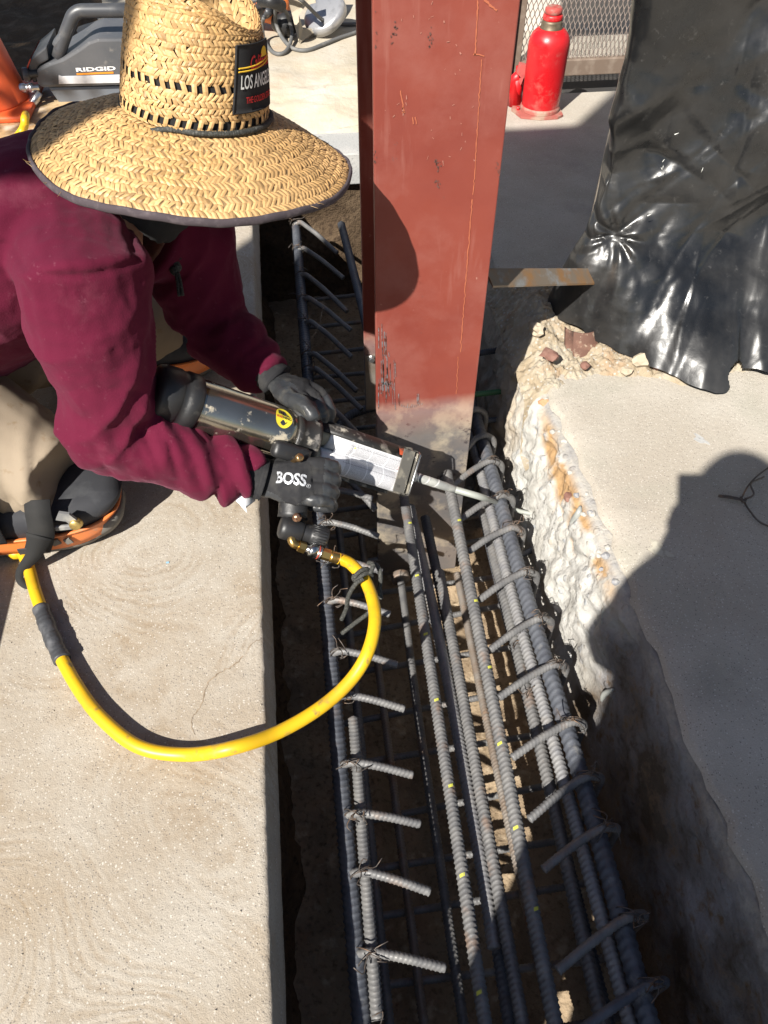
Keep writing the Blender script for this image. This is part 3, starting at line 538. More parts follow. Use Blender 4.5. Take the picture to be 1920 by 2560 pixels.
# patch sewn to the crown
PT0, PT1, PS0, PS1 = math.radians(-49), math.radians(-4), .19, .78
def pmap(u, v, lift): return surfp(crown, PS0+(PS1-PS0)*np.asarray(v), PT0+(PT1-PT0)*np.asarray(u)+.10*(np.asarray(v)-.5), np.broadcast_to(lift, np.shape(u)))
U, Vv = np.meshgrid(np.linspace(0, 1, 18), np.linspace(0, 1, 14)); pv = pmap(U.ravel(), Vv.ravel(), .0055+.0008*np.sin(U.ravel()*9)); pb = pmap(U.ravel(), Vv.ravel(), .002)
pf = [(i*18+j, i*18+j+1, i*18+j+19, i*18+j+18) for i in range(13) for j in range(17)]; bd = [j for j in range(18)]+[i*18+17 for i in range(1, 14)]+[13*18+j for j in range(16, -1, -1)]+[i*18 for i in range(12, 0, -1)]
patch = MB().add(np.vstack([pv, pb]), pf+[tuple(252+q for q in f[::-1]) for f in pf]+[(a, c, c+252, a+252) for a, c in zip(bd, bd[1:]+bd[:1])]).obj('patch', M_black, hat, True)
b = MB(); b.tube(pmap([q % 18/17 if 0 else U.ravel()[q] for q in bd+bd[:1]], [Vv.ravel()[q] for q in bd+bd[:1]], .0058), .0013, 5, False); b.obj('patch_edge', M_black, patch, True)
def emb(name, s, u0, u1, v0, v1, m, **kw):
    v, f = text_vf(s, 1, 0, **kw); lo, hi = v.min(0), v.max(0); uu = u0+(u1-u0)*(v[:, 0]-lo[0])/(hi[0]-lo[0]); w = v0+(v1-v0)*(v[:, 1]-lo[1])/(hi[1]-lo[1])
    return mesh_obj(name, pmap(uu, w, .0074), f, m, patch, False)
emb('patch_lettering', 'LOS ANGELES', .10, 1.02, .36, .57, M_white, bold=.012); emb('patch_lettering', 'THE·GOLDEN STATE', .22, 1.0, .14, .24, M_redt, bold=.015)
emb('patch_lettering', 'California', .30, .95, .64, .84, M_redt, shear=.35, bold=.012)
b = MB()
for v0, v1 in ((.62, .74), (.67, .79)):
    uu = np.linspace(.05, .98, 20); b.tube(pmap(uu, v0+(v1-v0)*uu**2*.9, .0068), .0011, 5)
a = np.linspace(0, math.pi, 14); b.add(pmap(np.concatenate([.76+.14*np.cos(a), [.76]]), np.concatenate([.78+.15*np.sin(a), [.78]]), .0066), [(i, i+1, 14) for i in range(13)]); b.obj('patch_lines', M_yelt, patch)
# ---------------------------------------------------------------- body, shirt, trousers, gloves
S1, E1, W1 = pd(178, 585, 1.25), pd(248, 935, 1.47), pd(548, 1036, 1.56); S2, E2, W2 = pd(412, 530, 1.60), pd(450, 705, 1.69), pd(585, 812, 1.68)
TA = [pd(-300, 720, 1.62), pd(-150, 660, 1.54), pd(0, 580, 1.47), pd(120, 500, 1.44), pd(215, 440, 1.45), pd(280, 420, 1.46)]; LAT = nrm(S2-S1)
HIP1, KN1, HIP2, KN2 = pd(-130, 890, 1.60), V(-.555, 1.19, .155), pd(20, 720, 1.74), V(-.36, 1.72, .15)
FT1, FT2 = V(-1.0, 1.18, .085), V(-.86, 1.72, .085)
def cloth(name, m, parts, voxel, smooth, disp, parent):
    b = MB()
    for p, r, kw in parts: b.tube(p, r, 20, True, **kw)
    me = blob(b, voxel, smooth); v = mverts(me); n = mnorms(me); setv(me, v+n*disp(v)[:, None]); return link(name, me, m, parent, True)
def limb(v, a, b_):
    d = nrm(b_-a); s = (v-a)@d; q = v-a-np.outer(s, d); return s, q, np.linalg.norm(b_-a), np.linalg.norm(q, axis=1)
def creases(v, a, b_, amp, per, reach, shear=.45, seed=0, sharp=1.):
    """folds that run round the limb a-b, slanting, strongest where amp says"""
    s, q, L, r = limb(v, a, b_); w = np.exp(-(np.clip(r-reach*.7, 0, 9)/(reach*.5))**2)*np.clip((s+.06)/.06, 0, 1)*np.clip((L+.05-s)/.05, 0, 1)
    sl = s + shear*(q@nrm(up)) ; Q = np.stack([sl/per, (q@nrm(rt))/(per*3.2), (q@nrm(fw))/(per*3.2)], 1)
    x = vnoise(Q+seed*7.7, seed)+.45*vnoise(Q*2.1+3, seed+1); return w*np.interp(s/L, *amp)*(2.3*np.abs(x)*sharp-1)
def jac_mat():
    t = NT('maroon_jersey'); c = t.mix(t.ramp(t.noise(3, 4), .35, .65), (.108, .0095, .029), (.080, .0065, .021))
    c = t.mix(t.math('MULTIPLY', t.ramp(t.noise(5, 6, .7), .58, .75), .22), c, (.24, .085, .11)); c = t.mix(t.math('MULTIPLY', t.ramp(t.noise(70, 4, .7), .62, .75), .25), c, (.25, .10, .13))
    return t.out(c, .92, 0, t.bump(t.noise(38, 4, .6), .16, .005, t.bump(t.noise(420, 3), .5, .001)), Specular_IOR_Level=.12, Sheen_Weight=.15, Sheen_Tint=(.6, .3, .4), Sheen_Roughness=.5)
M_jac = jac_mat(); M_trous = mat('khaki_cotton', (.275, .222, .162), .92, 0, [(4, (.225, .178, .128), .45, .7), (34, (.22, .16, .10), .62, .74)], [(500, .35, .0008), (30, .2, .002)], Specular_IOR_Level=.15)
M_glove = mat('black_knit', (.022, .022, .024), .9, 0, [(30, (.04, .039, .038), .5, .7)], [(700, .6, .0012)], Specular_IOR_Level=.2)
M_latex = mat('grey_rubber_dip', (.032, .034, .037), .40, 0, [(25, (.075, .073, .068), .55, .75)], [(90, .35, .002)])
M_skin = mat('skin', (.32, .17, .11), .55, 0, [(20, (.26, .13, .085), .45, .65)], Subsurface_Weight=.1); M_hair = mat('black_hair', (.012, .011, .010), .6)
worker = None
def body():
    b = MB(); hd = HC - HN*.030 - HX*.012; fdir = nrm(V(.8, -.02, -.58)); upd = HN
    a = np.linspace(-1, 1, 15); b.tube([hd+upd*x*.135 for x in a], [.002+.096*math.sqrt(max(0, 1-x*x)) for x in a], 20, True, sc=(1.05, .92), upv=fdir)     # skull
    hd = hd - HX*.045; b.tube([hd+fdir*.045-upd*.05, hd+fdir*.06-upd*.10, hd+fdir*.062-upd*.14], [.07, .062, .04], 16)                                                      # jaw
    b.tube([hd+fdir*.10+upd*.005, hd+fdir*.128-upd*.028, hd+fdir*.105-upd*.04], [.010, .019, .012], 10)                                                   # nose
    for k in (-1, 1):
        sd = np.cross(upd, fdir)*k; b.tube([hd+sd*.094+upd*.022-fdir*.012, hd+sd*.106-fdir*.02, hd+sd*.096-upd*.035-fdir*.01], [.012, .022, .011], 8, True, sc=(1, .6), upv=fdir)
        b.tube([hd+fdir*.104+sd*.018-upd*.006+upd*.02, hd+fdir*.100+sd*.055+upd*.022], [.010, .008], 8)                                                    # brow
    b.tube([hd+fdir*.118-upd*.078-np.cross(upd, fdir)*.024, hd+fdir*.126-upd*.078, hd+fdir*.118-upd*.078+np.cross(upd, fdir)*.024], [.006, .010, .006], 8)   # lips
    b.v = [(q-HC)*.80+HC for q in b.v]      # the head sits deep in the crown
    nb = TA[4]; b.tube([hd-upd*.03-fdir*.02, hd-upd*.12-fdir*.05, nb], [.066, .062, .085], 16)
    b.tube(spline(TA, 14), np.interp(np.linspace(0, 5, 14), range(6), [.17, .175, .18, .175, .13, .07]), 20, True, sc=(1.05, .62), upv=LAT)
    for S, E, Wr in ((S1, E1, W1), (S2, E2, W2)): b.tube([TA[4]*.5+S*.5, S, E], [.09, .07, .052], 14); b.tube([E, E*.6+Wr*.4, Wr], [.052, .054, .032], 14)
    for H, Kn, F in ((HIP1, KN1, FT1), (HIP2, KN2, FT2)):
        b.tube([TA[0]*.5+H*.5, H, Kn], [.11, .105, .068], 16); b.tube([Kn, Kn*.6+F*.4, F], [.066, .068, .044], 14); b.tube([F, F+V(-.06, 0, -.02), F+V(-.2, 0, -.045)], [.05, .05, .03], 12)
    return blob(b, .009, 3)
worker = link('person', body(), M_skin, None, True); tag(worker, 'worker kneeling beside the trench in maroon shirt, khaki trousers and black gloves', 'person')
def hair():
    hd = HC-HN*.030-HX*.012; fdir = nrm(V(.8, -.02, -.58)); b = MB(); a = np.linspace(-1, 1, 13)
    b.tube([hd-fdir*.018+HN*(.018+x*.095) for x in a], [.002+.088*math.sqrt(max(0, 1-x*x)) for x in a], 18, True, sc=(1.02, .95), upv=fdir)
    me = blob(b, .008, 2); v = mverts(me); setv(me, v+mnorms(me)*(ridge(v, 45, 2, 71)*.002)[:, None]); link('hair', me, M_hair, worker, True)
hair()
b = MB(); hd = HC-HN*.035-HX*.034; b.tube([hd-HN*.13-HX*.07, hd-HN*.075-HX*.02, hd-HN*.05+HX*.01], [.075, .074, .066], 18); b.tube([hd-HN*.0+HX*.045, hd-HN*.045+HX*.045, hd-HN*.075+HX*.02], [.05, .056, .05], 14); me = blob(b, .009, 4); v = mverts(me); setv(me, v+mnorms(me)*(ridge(v, 22, 2, 75)*.004)[:, None]); link('brim_shade_cover', me, M_black, worker, True)  # added black cover at neck and jaw, stands in for shade under brim
AR = np.interp
def jacket():
    parts = [(spline(TA[:], 18), np.interp(np.linspace(0, 5, 18), range(6), [.215, .235, .238, .22, .17, .10]), dict(sc=(1.10, .70), upv=LAT)),
             ([TA[3]*.35+S1*.65, S1, S1*.5+E1*.5, E1*.92+S1*.08, E1], [.112, .106, .096, .084, .070], {}), (spline([S1*.15+E1*.85, E1+nrm(E1-W1)*.012, E1*.75+W1*.25, E1*.45+W1*.55, W1*.86+E1*.14, W1-nrm(W1-E1)*.002], 16), np.interp(np.linspace(0, 1, 16), [0, .15, .4, .65, .9, 1], [.080, .082, .082, .071, .054, .047]), {}),
             ([TA[4]*.45+S2*.55, S2, S2*.5+E2*.5, E2], [.11, .102, .088, .07], {}), (spline([E2, E2*.6+W2*.4, W2*.8+E2*.2, W2], 10), [.075, .076, .074, .072, .068, .064, .06, .055, .05, .046], {})]
    def d(v):
        x = fbm(v, 5.5, 3, 81)*.006+ridge(v*V(1, 1.5, 1), 7, 2, 83)*.0025
        x += creases(v, E1, W1, ([0, .3, .6, .85, 1], [.006, .005, .010, .013, .009]), .058, .10, .85, 1) + creases(v, S1, E1, ([0, .3, .7, 1], [.004, .006, .007, .008]), .11, .16, -1.0, 2) + creases(v, E1, W1, ([0, .5, 1], [.001, .0015, .003]), .024, .10, .9, 13)
        x += creases(v, S2, E2, ([0, .5, 1], [.003, .004, .006]), .07, .12, .4, 3) + creases(v, E2, W2, ([0, .4, 1], [.006, .005, .007]), .055, .10, -.4, 4)
        s, q, L, r = limb(v, TA[1], TA[4]); x += .5*np.exp(-(np.clip(r-.15, 0, 1)/.1)**2)*.010*(1-2*np.abs(vnoise(np.stack([s/.28+q@LAT*1.5, q@LAT*7, q@nrm(fw)*4], 1), 88)))*np.clip((r-.05)/.1, 0, 1)
        for a_, b_, am, sd_ in ((S1, E1, .0055, 31), (E1, W1, .0035, 32), (S2, E2, .005, 33), (TA[1], TA[4], .007, 34)):     # long pulls along the limb
            s, q, L, r = limb(v, a_, b_); w = np.exp(-(np.clip(r-.10 if sd_ < 34 else r-.16, 0, 9)/.05)**2)*np.clip((s+.08)/.08, 0, 1)*np.clip((L+.06-s)/.06, 0, 1)
            t_ = (q@nrm(up))*1.0+(q@nrm(rt))*.6+s*.55; x += w*am*(1-2.4*np.abs(vnoise(np.stack([t_/.055, s/.26, 0*s+sd_], 1), sd_)))
        x += .0018*ridge(v, 26, 2, 86)
        # armhole seam
        sd = nrm(E1-S1); e = (v-S1)@sd+.035; rr = np.linalg.norm(v-S1-np.outer((v-S1)@sd, sd), axis=1); x -= .0045*np.exp(-(e/.006)**2)*(rr < .2)
        return x
    return cloth('shirt', M_jac, parts, .0054, 5, d, worker)
jk = jacket()
def trousers():
    parts = [([TA[0]-nrm(TA[1]-TA[0])*.02, TA[0], TA[1]], [.19, .2, .19], dict(sc=(1.08, .78), upv=LAT))]
    for H, Kn, F, s in ((HIP1, KN1, FT1, 1), (HIP2, KN2, FT2, 1)):
        parts += [(spline([TA[0]*.5+H*.5, H, H*.5+Kn*.5, Kn+nrm(Kn-H)*.02], 12), np.interp(np.linspace(0, 1, 12), [0, .4, .75, 1], [.135, .135, .122, .098]), {}), ([Kn+V(.01, 0, -.02), Kn*.6+F*.4+V(0, 0, .01), F+V(.06, 0, .01)], [.086, .088, .075], {})]
    def d(v):
        return fbm(v, 5, 3, 91)*.006 + creases(v, HIP1, KN1, ([0, .4, .8, 1], [.004, .003, .004, .005]), .12, .15, .9, 5) + creases(v, HIP2, KN2, ([0, 1], [.008, .008]), .08, .15, -.6, 6)+creases(v, KN1, FT1, ([0, 1], [.012, .010]), .05, .12, .2, 7)
    return cloth('trousers', M_trous, parts, .008, 5, d, worker)
trousers()
for F in (FT1, FT2):
    b = MB(); b.tube([F+V(.07, 0, .0), F+V(-.0, 0, -.005), F+V(-.07, 0, -.02)], [.062, .064, .058], 14); b.tube([F+V(.0, 0, -.03), F+V(-.12, 0, -.035), F+V(-.24, 0, -.05)], [.05, .052, .034], 14, True, sc=(.8, 1.05), upv=V(0, 0, 1)); me = blob(b, .009, 3); link('boot', me, mat('work_boot', (.12, .075, .04), .7), worker, True)
# hands ------------------------------------------------------------
def hand(name, W, hx, hz, fingers, thumb, palmL, parent, m, cuffdir, s=1.0, wid=.046):
    hx = nrm(hx); hz = nrm(hz-hx*(hz@hx)); hy = np.cross(hz, hx); L = lambda p: W+hx*p[0]*s+hy*p[1]*s+hz*p[2]*s
    b = MB(); b.tube([L(p) for p in ((-.01, 0, -.004), (.02, 0, 0), (.05, -.002, .004), (palmL*.85, -.002, .005), (palmL, 0, 0))], np.array([.031, .034, .040, wid, wid*.9])*s, 18, True, sc=(1, .50), upv=hy)
    for pts, r in fingers: b.tube(spline([L(p) for p in pts], 14), np.interp(np.linspace(0, 1, 14), [0, .3, .7, .93, 1], np.array([1.08, 1.05, .98, .86, .5])*r*s), 12)
    b.tube(spline([L(p) for p in thumb[0]], 14), np.interp(np.linspace(0, 1, 14), [0, .3, .7, .93, 1], np.array([1.35, 1.1, 1.02, .9, .5])*thumb[1]*s), 12)
    me = blob(b, .0032, 3); v = mverts(me); n = mnorms(me); setv(me, v+n*(.0012*ridge(v, 60, 2, 5)+.0016*fbm(v, 30, 2, 6))[:, None])
    o = link(name, me, m, parent, True); b = MB(); k = np.linspace(0, 1, 22); p0 = W-cuffdir*.055; p1 = W+hx*.012
    b.tube([p0*(1-q)+p1*q for q in k], .0415*s*(1+.035*np.cos(k*2*math.pi*9))*(1-.06*np.sin(k*3.1)), 20, True, sc=(1, .8), upv=hy); b.obj('knit_cuff', M_glove, o, True)
    return o, (W, hx, hy, hz)
def tolocal(W, hx, hz, P):
    hx = nrm(hx); hz = nrm(hz-hx*(hz@hx)); hy = np.cross(hz, hx); return [((p-W)@hx, (p-W)@hy, (p-W)@hz) for p in P]
def dip(o, W, hx, hy, hz, rule):
    """rubber-dipped palm and fingers, knit back"""
    me = o.data; me.materials.append(M_latex); c = np.empty(len(me.polygons)*3, np.float32); me.polygons.foreach_get('center', c); n = np.empty_like(c); me.polygons.foreach_get('normal', n)
    q = c.reshape(-1, 3)-W; n = n.reshape(-1, 3); me.polygons.foreach_set('material_index', rule(q@hx, q@hy, q@hz, n@hz, n@hy).astype(np.int32)); me.update()
hx1, hz1 = rt*.985-up*.05-fw*.1, -fw*.97+up*.22
fg = [([(.088, y, .002), (.118, y*1.04, .002), (.139, y*1.05, -.016), (.140, y*1.05, -.042), (.118, y*1.02, -.062), (.088, y, -.060)], r) for y, r in ((.035, .0118), (.012, .0125), (-.0115, .0122), (-.034, .0108))]
gl1, F1 = hand('glove', W1+rt*.010, hx1, hz1, fg, ([(.022, .026, -.008), (.05, .046, -.026), (.082, .048, -.05), (.108, .036, -.066)], .0125), .100, worker, M_glove, nrm(W1-E1), 1.06)
dip(gl1, *F1, lambda x, y, z, nz, ny: (nz < -.1) | (y < -.040+.012*np.sin(x*60)) | (x > .135))
def onglove(s, x0, x1, y0, y1, m, name, bold=.02, rot=0):
    v, f = text_vf(s, 1, 0, bold); lo, hi = v.min(0), v.max(0); W, hx, hy, hz = F1; tree = BVHTree.FromPolygons([Vector(p) for p in mverts(gl1.data)], [tuple(p.vertices) for p in gl1.data.polygons]); out = []
    for p in v:
        a = x0+(x1-x0)*(p[0]-lo[0])/(hi[0]-lo[0]); c = y0+(y1-y0)*(p[1]-lo[1])/(hi[1]-lo[1])+rot*(a-x0); h = tree.ray_cast(Vector(W+hx*a+hy*c+hz*.2), Vector(-hz)); q = np.array(h[0]) if h[0] is not None else W+hx*a+hy*c+hz*.02
        out.append(q+hz*.0009)
    mesh_obj(name, out, f, m, gl1)
M_silver = mat('silver_print', (.55, .56, .58), .35, .3, [(200, (.3, .31, .34), .5, .6)])
onglove('BOSS', .042, .104, -.012, .013, M_silver, 'glove_lettering', .028, -.08); onglove('R', .1075, .1105, -.0165, -.0125, M_silver, 'glove_lettering', .02)
a = np.linspace(0, 2*math.pi, 20); W_, X_, Y_, Z_ = F1; tr = BVHTree.FromPolygons([Vector(p) for p in mverts(gl1.data)], [tuple(p.vertices) for p in gl1.data.polygons]); rp = []
for q in a: h = tr.ray_cast(Vector(W_+X_*(.109+.0037*math.cos(q))+Y_*(-.0145+.0037*math.sin(q))+Z_*.2), Vector(-Z_)); rp.append(np.array(h[0])+Z_*.0008)
b = MB(); b.tube(rp, .0004, 4, False); b.obj('glove_lettering', M_silver, gl1)
hx2, hz2 = pd(650, 856, 1.635)-W2, up*.85-fw*.55
th2 = tolocal(W2, hx2, hz2, [pd(598, 836, 1.65), pd(618, 854, 1.61), pd(640, 864, 1.585), pd(660, 882, 1.575), pd(668, 897, 1.58)])
fg2 = [([(.075, y, .004), (.108, y*1.05, .002), (.132, y*1.05, -.022), (.128, y*1.02, -.060), (.098, y, -.085)], r) for y, r in ((-.030, .0125), (-.008, .0132), (.016, .0128), (.036, .0112))]
gl2, F2 = hand('glove', W2+nrm(hx2)*.01, hx2, hz2, fg2, (th2, .0152), .082, worker, M_glove, nrm(W2-E2), 1.05)
dip(gl2, *F2, lambda x, y, z, nz, ny: (nz < -.05) | (y < -.012) | (x > .125))
MB().tube([W1-nrm(W1-E1)*.03-up*.035, W1-nrm(W1-E1)*.012-up*.052+rt*.002, W1-up*.060-rt*.02], [.018, .02, .012], 8, sc=(1, .25), upv=up).obj('white_cuff', mat('white_cotton', (.75, .75, .76), .9), worker, True)
# knee pads ----------------------------------------------------------
M_or = mat('orange_plastic', (.72, .20, .045), .5, 0, [(12, (.60, .19, .07), .45, .7), (40, (.45, .22, .12), .6, .75)]); M_sole = mat('dusty_rubber', (.13, .122, .108), .75, 0, [(16, (.22, .2, .17), .45, .7)])
M_pad = mat('pad_fabric', (.028, .029, .034), .8, 0, [(16, (.06, .062, .066), .5, .72)], [(300, .3, .001)]); M_strap = mat('elastic_strap', (.014, .014, .014), .9, 0, [(12, (.024, .023, .022), .5, .7)], [(900, .5, .001)])
def kneepad(c, near):
    """shell lying on the ground under knee and shin, toe towards +X"""
    kp = tag(bpy.data.objects.new('knee_pad', None)); COL.objects.link(kp); kp.parent = worker; kp.name = 'knee_pad'; PINV[kp.name] = Matrix()
    def plan(sx, sy, n=48, xs=0): 
        a = np.arange(n)*2*math.pi/n; cx, sy_ = np.cos(a), np.sin(a); return np.stack([xs+sx*np.sign(cx)*np.abs(cx)**.75*np.where(cx > 0, 1, 1), sy*np.sign(sy_)*np.abs(sy_)**.7], 1)
    def stack(name, rings, m, n=48, caps=True, par=None):
        v = []
        for z, sx, sy, xs in rings: q = plan(sx, sy, n, xs); v += [V(c[0]+x, c[1]+y, z+.018*np.clip((x-.10)/.1, 0, 1)**2*(1 if z < .06 else .3)) for x, y in q]
        f = [(i*n+j, i*n+(j+1) % n, (i+1)*n+(j+1) % n, (i+1)*n+j) for i in range(len(rings)-1) for j in range(n)]+([tuple(range(n-1, -1, -1)), tuple((len(rings)-1)*n+j for j in range(n))] if caps else [])
        return mesh_obj(name, v, f, m, par or kp, True)
    stack('sole', [(.001, .165, .062, 0), (.006, .185, .078, 0), (.020, .198, .088, 0), (.030, .202, .0915, 0)], M_sole)
    sh = stack('shell', [(.0285, .2025, .092, 0), (.045, .205, .0945, 0), (.062, .206, .0955, 0), (.072, .207, .096, 0), (.0735, .212, .101, 0), (.0775, .213, .102, 0), (.0785, .207, .097, 0), (.074, .198, .09, 0)], M_or)
    stack('toe_cap', [(.018, .075, .066, .133), (.032, .079, .07, .134), (.052, .079, .07, .133), (.064, .070, .062, .131)], M_sole)
    stack('padding', [(.068, .200, .091, -.002), (.095, .212, .092, .006), (.115, .214, .088, .010), (.130, .19, .078, -.002), (.133, .15, .062, -.02)], M_pad)
    for dx, w in ((.052, .016), (.082, .019), (.108, .015)) if near else ():           # openings in the shell wall
        MB().box((c[0]+dx, c[1]-.0953+.0, .054+dx*.03), (w, .004, .016), np.array(Matrix.Rotation(-.35, 3, 'Y')), .0012).obj('shell_slot', M_sole, sh)
    if near:
        MB().box((c[0]-.05, c[1]-.0955, .060), (.03, .004, .010), None, .001).obj('shell_slot', M_sole, sh)
        MB().box((c[0]+.015, c[1]-.094, .036), (.03, .006, .022), None, .002).obj('strap_recess', M_pad, sh)
        MB().lathe([(.0, .010), (.010, .010), (.0115, .008), (.0115, 0), (.014, -.002), (0, -.004)], (c[0]+.142, c[1]-.103, .118), (0, -1, .25), 20).obj('rivet', mat('brass_button', (.62, .45, .16), .35, .8), kp, True)
        b = MB(); g = [(-.012, .145), (.0, .165), (.018, .158), (.030, .132), (.024, .120), (.014, .120), (.006, .138)]; b.prism(g, (c[0]+.12, c[1]-.099, -.010), (1, 0, 0), (0, 0, 1), (0, -.006, .0)); b.box((c[0]+.12, c[1]-.101, .107), (.046, .007, .012), None, .002); b.obj('clip', mat('grey_clip', (.20, .20, .20), .5, 0, [(40, (.34, .33, .3), .5, .7)]), kp)
    def band(pts, w, th_, name, m, upv):
        p = spline(pts, 40); t, A, B = frames(p, upv); v = []
        for k in range(len(p)): ww = w if np.isscalar(w) else np.interp(k/39, np.linspace(0, 1, len(w)), w); v += [p[k]-A[k]*ww/2-B[k]*th_, p[k]+A[k]*ww/2-B[k]*th_, p[k]+A[k]*ww/2+B[k]*th_, p[k]-A[k]*ww/2+B[k]*th_]
        f = [(4*i+j, 4*i+(j+1) % 4, 4*i+4+(j+1) % 4, 4*i+4+j) for i in range(39) for j in range(4)]+[(3, 2, 1, 0), (156, 157, 158, 159)]; return mesh_obj(name, v, f, m, kp, True)
    cx, cy = c[0], c[1]; s = -1 if near else 1
    band([V(cx+.080, cy+s*.080, .172), V(cx+.079, cy+s*.098, .155), V(cx+.077, cy+s*.108, .13), V(cx+.070, cy+s*.113, .10), V(cx+.05, cy+s*.114, .06)], .050, .0016, 'strap', M_strap, V(1, 0, 0))
    band([V(cx-.05, cy+s*.060, .205), V(cx-.048, cy+s*.088, .18), V(cx-.045, cy+s*.107, .14), V(cx-.045, cy+s*.110, .085)], .085, .002, 'calf_strap', M_pad, V(1, 0, .1))
    if near: band([V(cx+.068, cy-.116, .105), V(cx+.045, cy-.126, .062), V(cx+.012, cy-.136, .03), V(cx+.004, cy-.148, .014), V(cx+.014, cy-.160, .007), V(cx+.03, cy-.167, .007), V(cx+.042, cy-.169, .01)], [.050, .030, .018, .015, .014, .012, .010], .0016, 'strap_tail', M_strap, V(1, 0, 0))
    return kp
kneepad(V(-.635, 1.18), True); kneepad(V(-.42, 1.72), False)
# ================================================================== dispensing gun, air hose, cord
G0 = pd(350, 850, 1.46); GT = px(1150, 1110, .56); GW = nrm(GT-G0); GL_ = np.linalg.norm(GT-G0)
GE3 = nrm(-fw-GW*(-fw@GW)); GE2 = np.cross(GE3, GW); GE2 = GE2*np.sign(GE2@up)      # GE2 up in the picture, GE3 towards the camera
def gp(t, a=0., b=0.): return G0+GW*t+GE2*a+GE3*b                   # along, up, towards
def gx(x, y=None):                                                    # distance along the axis of a picture column
    lo, hi = -.3, 1.2
    for _ in range(60):
        m = (lo+hi)/2; p = G0+GW*m-CAM; u = (960+FPX*(p@rt)/(p@fw))/K
        lo, hi = (m, hi) if u < x else (lo, m)
    return lo
M_gun = None
def steel_mat():
    t = NT('dark_chrome'); c = t.mix(t.ramp(t.noise(14, 5), .35, .65), (.30, .27, .22), (.38, .35, .30)); ep = t.ramp(t.noise(16, 6, .65), .60, .66)
    s = t.sep(t.tc.outputs['Object']); c = t.mix(t.math('MULTIPLY', ep, .85), c, (.40, .35, .26)); return t.out(c, t.math('ADD', t.math('MULTIPLY', ep, .5), .16), t.ramp(ep, 0, 1, .95, .1), t.bump(t.noise(50, 5), .12, .002))
M_gun = steel_mat()
M_gblk = mat('worn_black_paint', (.022, .021, .020), .45, 0, [(22, (.34, .31, .26), .60, .66, 6), (60, (.12, .11, .10), .55, .66, 5)], [(60, .3, .002)])
M_gpl = mat('black_plastic', (.018, .018, .019), .45, 0, [(35, (.085, .08, .072), .60, .75, 5)], [(80, .25, .002)])
M_brass = mat('brass', (.55, .36, .12), .3, .95, [(60, (.35, .22, .08), .5, .7)]); M_chr = mat('zinc_plated', (.55, .55, .54), .25, 1.0, [(30, (.35, .33, .30), .5, .7)])
M_cart = mat('white_plastic', (.72, .72, .72), .35); M_cartg = mat('beige_plastic', (.27, .25, .19), .5)
M_nozc = mat('translucent_plastic', (.52, .53, .50), .3, 0, [], [], Alpha=.93); M_noz = mat('nozzle_plastic', (.26, .265, .25), .4, 0, [(30, (.36, .36, .33), .45, .6)])
def label_mat():
    t = NT('printed_label'); a = t.n('Attribute', attribute_name='luv'); s = t.sep(a.outputs['Vector']); u, v = s[0], s[1]
    ln = t.math('FRACT', t.math('MULTIPLY', v, 46)); line = t.math('LESS_THAN', ln, .62); cv = t.n('CombineXYZ'); t.l(t.math('MULTIPLY', u, 260), cv.inputs[0]); t.l(t.math('FLOOR', t.math('MULTIPLY', v, 46)), cv.inputs[1])
    wn_ = t.n('TexNoise'); t.l(cv.outputs[0], wn_.inputs['Vector']); wn_.inputs['Scale'].default_value = 1.0; wn_.inputs['Detail'].default_value = 1; gl = t.math('GREATER_THAN', wn_.outputs[0], .47)
    col = t.math('FRACT', t.math('MULTIPLY', u, 4.0)); gap = t.math('LESS_THAN', col, .93); txt = t.math('MULTIPLY', t.math('MULTIPLY', line, gl), gap)
    inside = t.math('MULTIPLY', t.math('MULTIPLY', t.ramp(u, .17, .171), t.ramp(u, .93, .929)), t.math('MULTIPLY', t.ramp(v, .06, .061), t.ramp(v, .95, .949)))
    c = t.mix(t.math('MULTIPLY', t.math('MULTIPLY', txt, inside), .72), (.72, .72, .74), (.10, .10, .12)); return t.out(c, .35, 0, t.bump(t.noise(16, 3), .1, .003))
M_label = label_mat(); M_ink = mat('black_ink', (.03, .03, .035), .5); M_inkr = mat('red_ink', (.55, .04, .05), .5); M_inky = mat('yellow_print', (.75, .62, .04), .5); M_orgl = mat('orange_sticker', (.55, .10, .04), .5, 0, [(50, (.1, .08, .06), .45, .6)])
gun = thing('dispensing_gun', G0, 'pneumatic epoxy gun with steel barrel, white cartridge and long nozzle, held in both gloves', 'epoxy gun')
tB, tC, tF, tN = gx(372), gx(618), gx(868), gx(1010); RBAR = .0525
MB().lathe([(RBAR*.96, tB-.005), (RBAR, tB), (RBAR, gx(600)), (RBAR*1.02, gx(603)), (RBAR*1.02, gx(610)), (RBAR, gx(612)), (RBAR, tC+.01)], G0, GW, 48).obj('barrel', M_gun, gun, True)
b = MB(); b.lathe([(.0, -.022), (.040, -.022), (.052, -.016), (.056, -.004), (.057, .022), (.055, .024), (.055, .036), (.0575, .038), (.0575, .062), (.053, .066)], G0, GW, 40); b.obj('end_cap', M_gpl, gun, True)
MB().lathe([(.0, -.026), (.026, -.026), (.027, -.021)], G0, GW, 24).obj('end_plug', mat('grey_plug', (.14, .15, .2), .4), gun, True)
b = MB(); b.lathe([(RBAR+.001, tC), (RBAR+.004, tC+.003), (RBAR+.004, tC+.012), (RBAR+.002, tC+.014), (RBAR+.002, tC+.045), (RBAR+.0045, tC+.047), (RBAR+.0045, tC+.056), (.03, tC+.058)], G0, GW, 44); b.obj('collar', M_gblk, gun, True)
b = MB()
for a, c in ((-.062, .020), (-.071, -.004)): b.tube([gp(tB+.01, a, c), gp(tC+.03, a+.006, c)], .0042, 10)
b.obj('side_rod', M_gpl, gun, True)
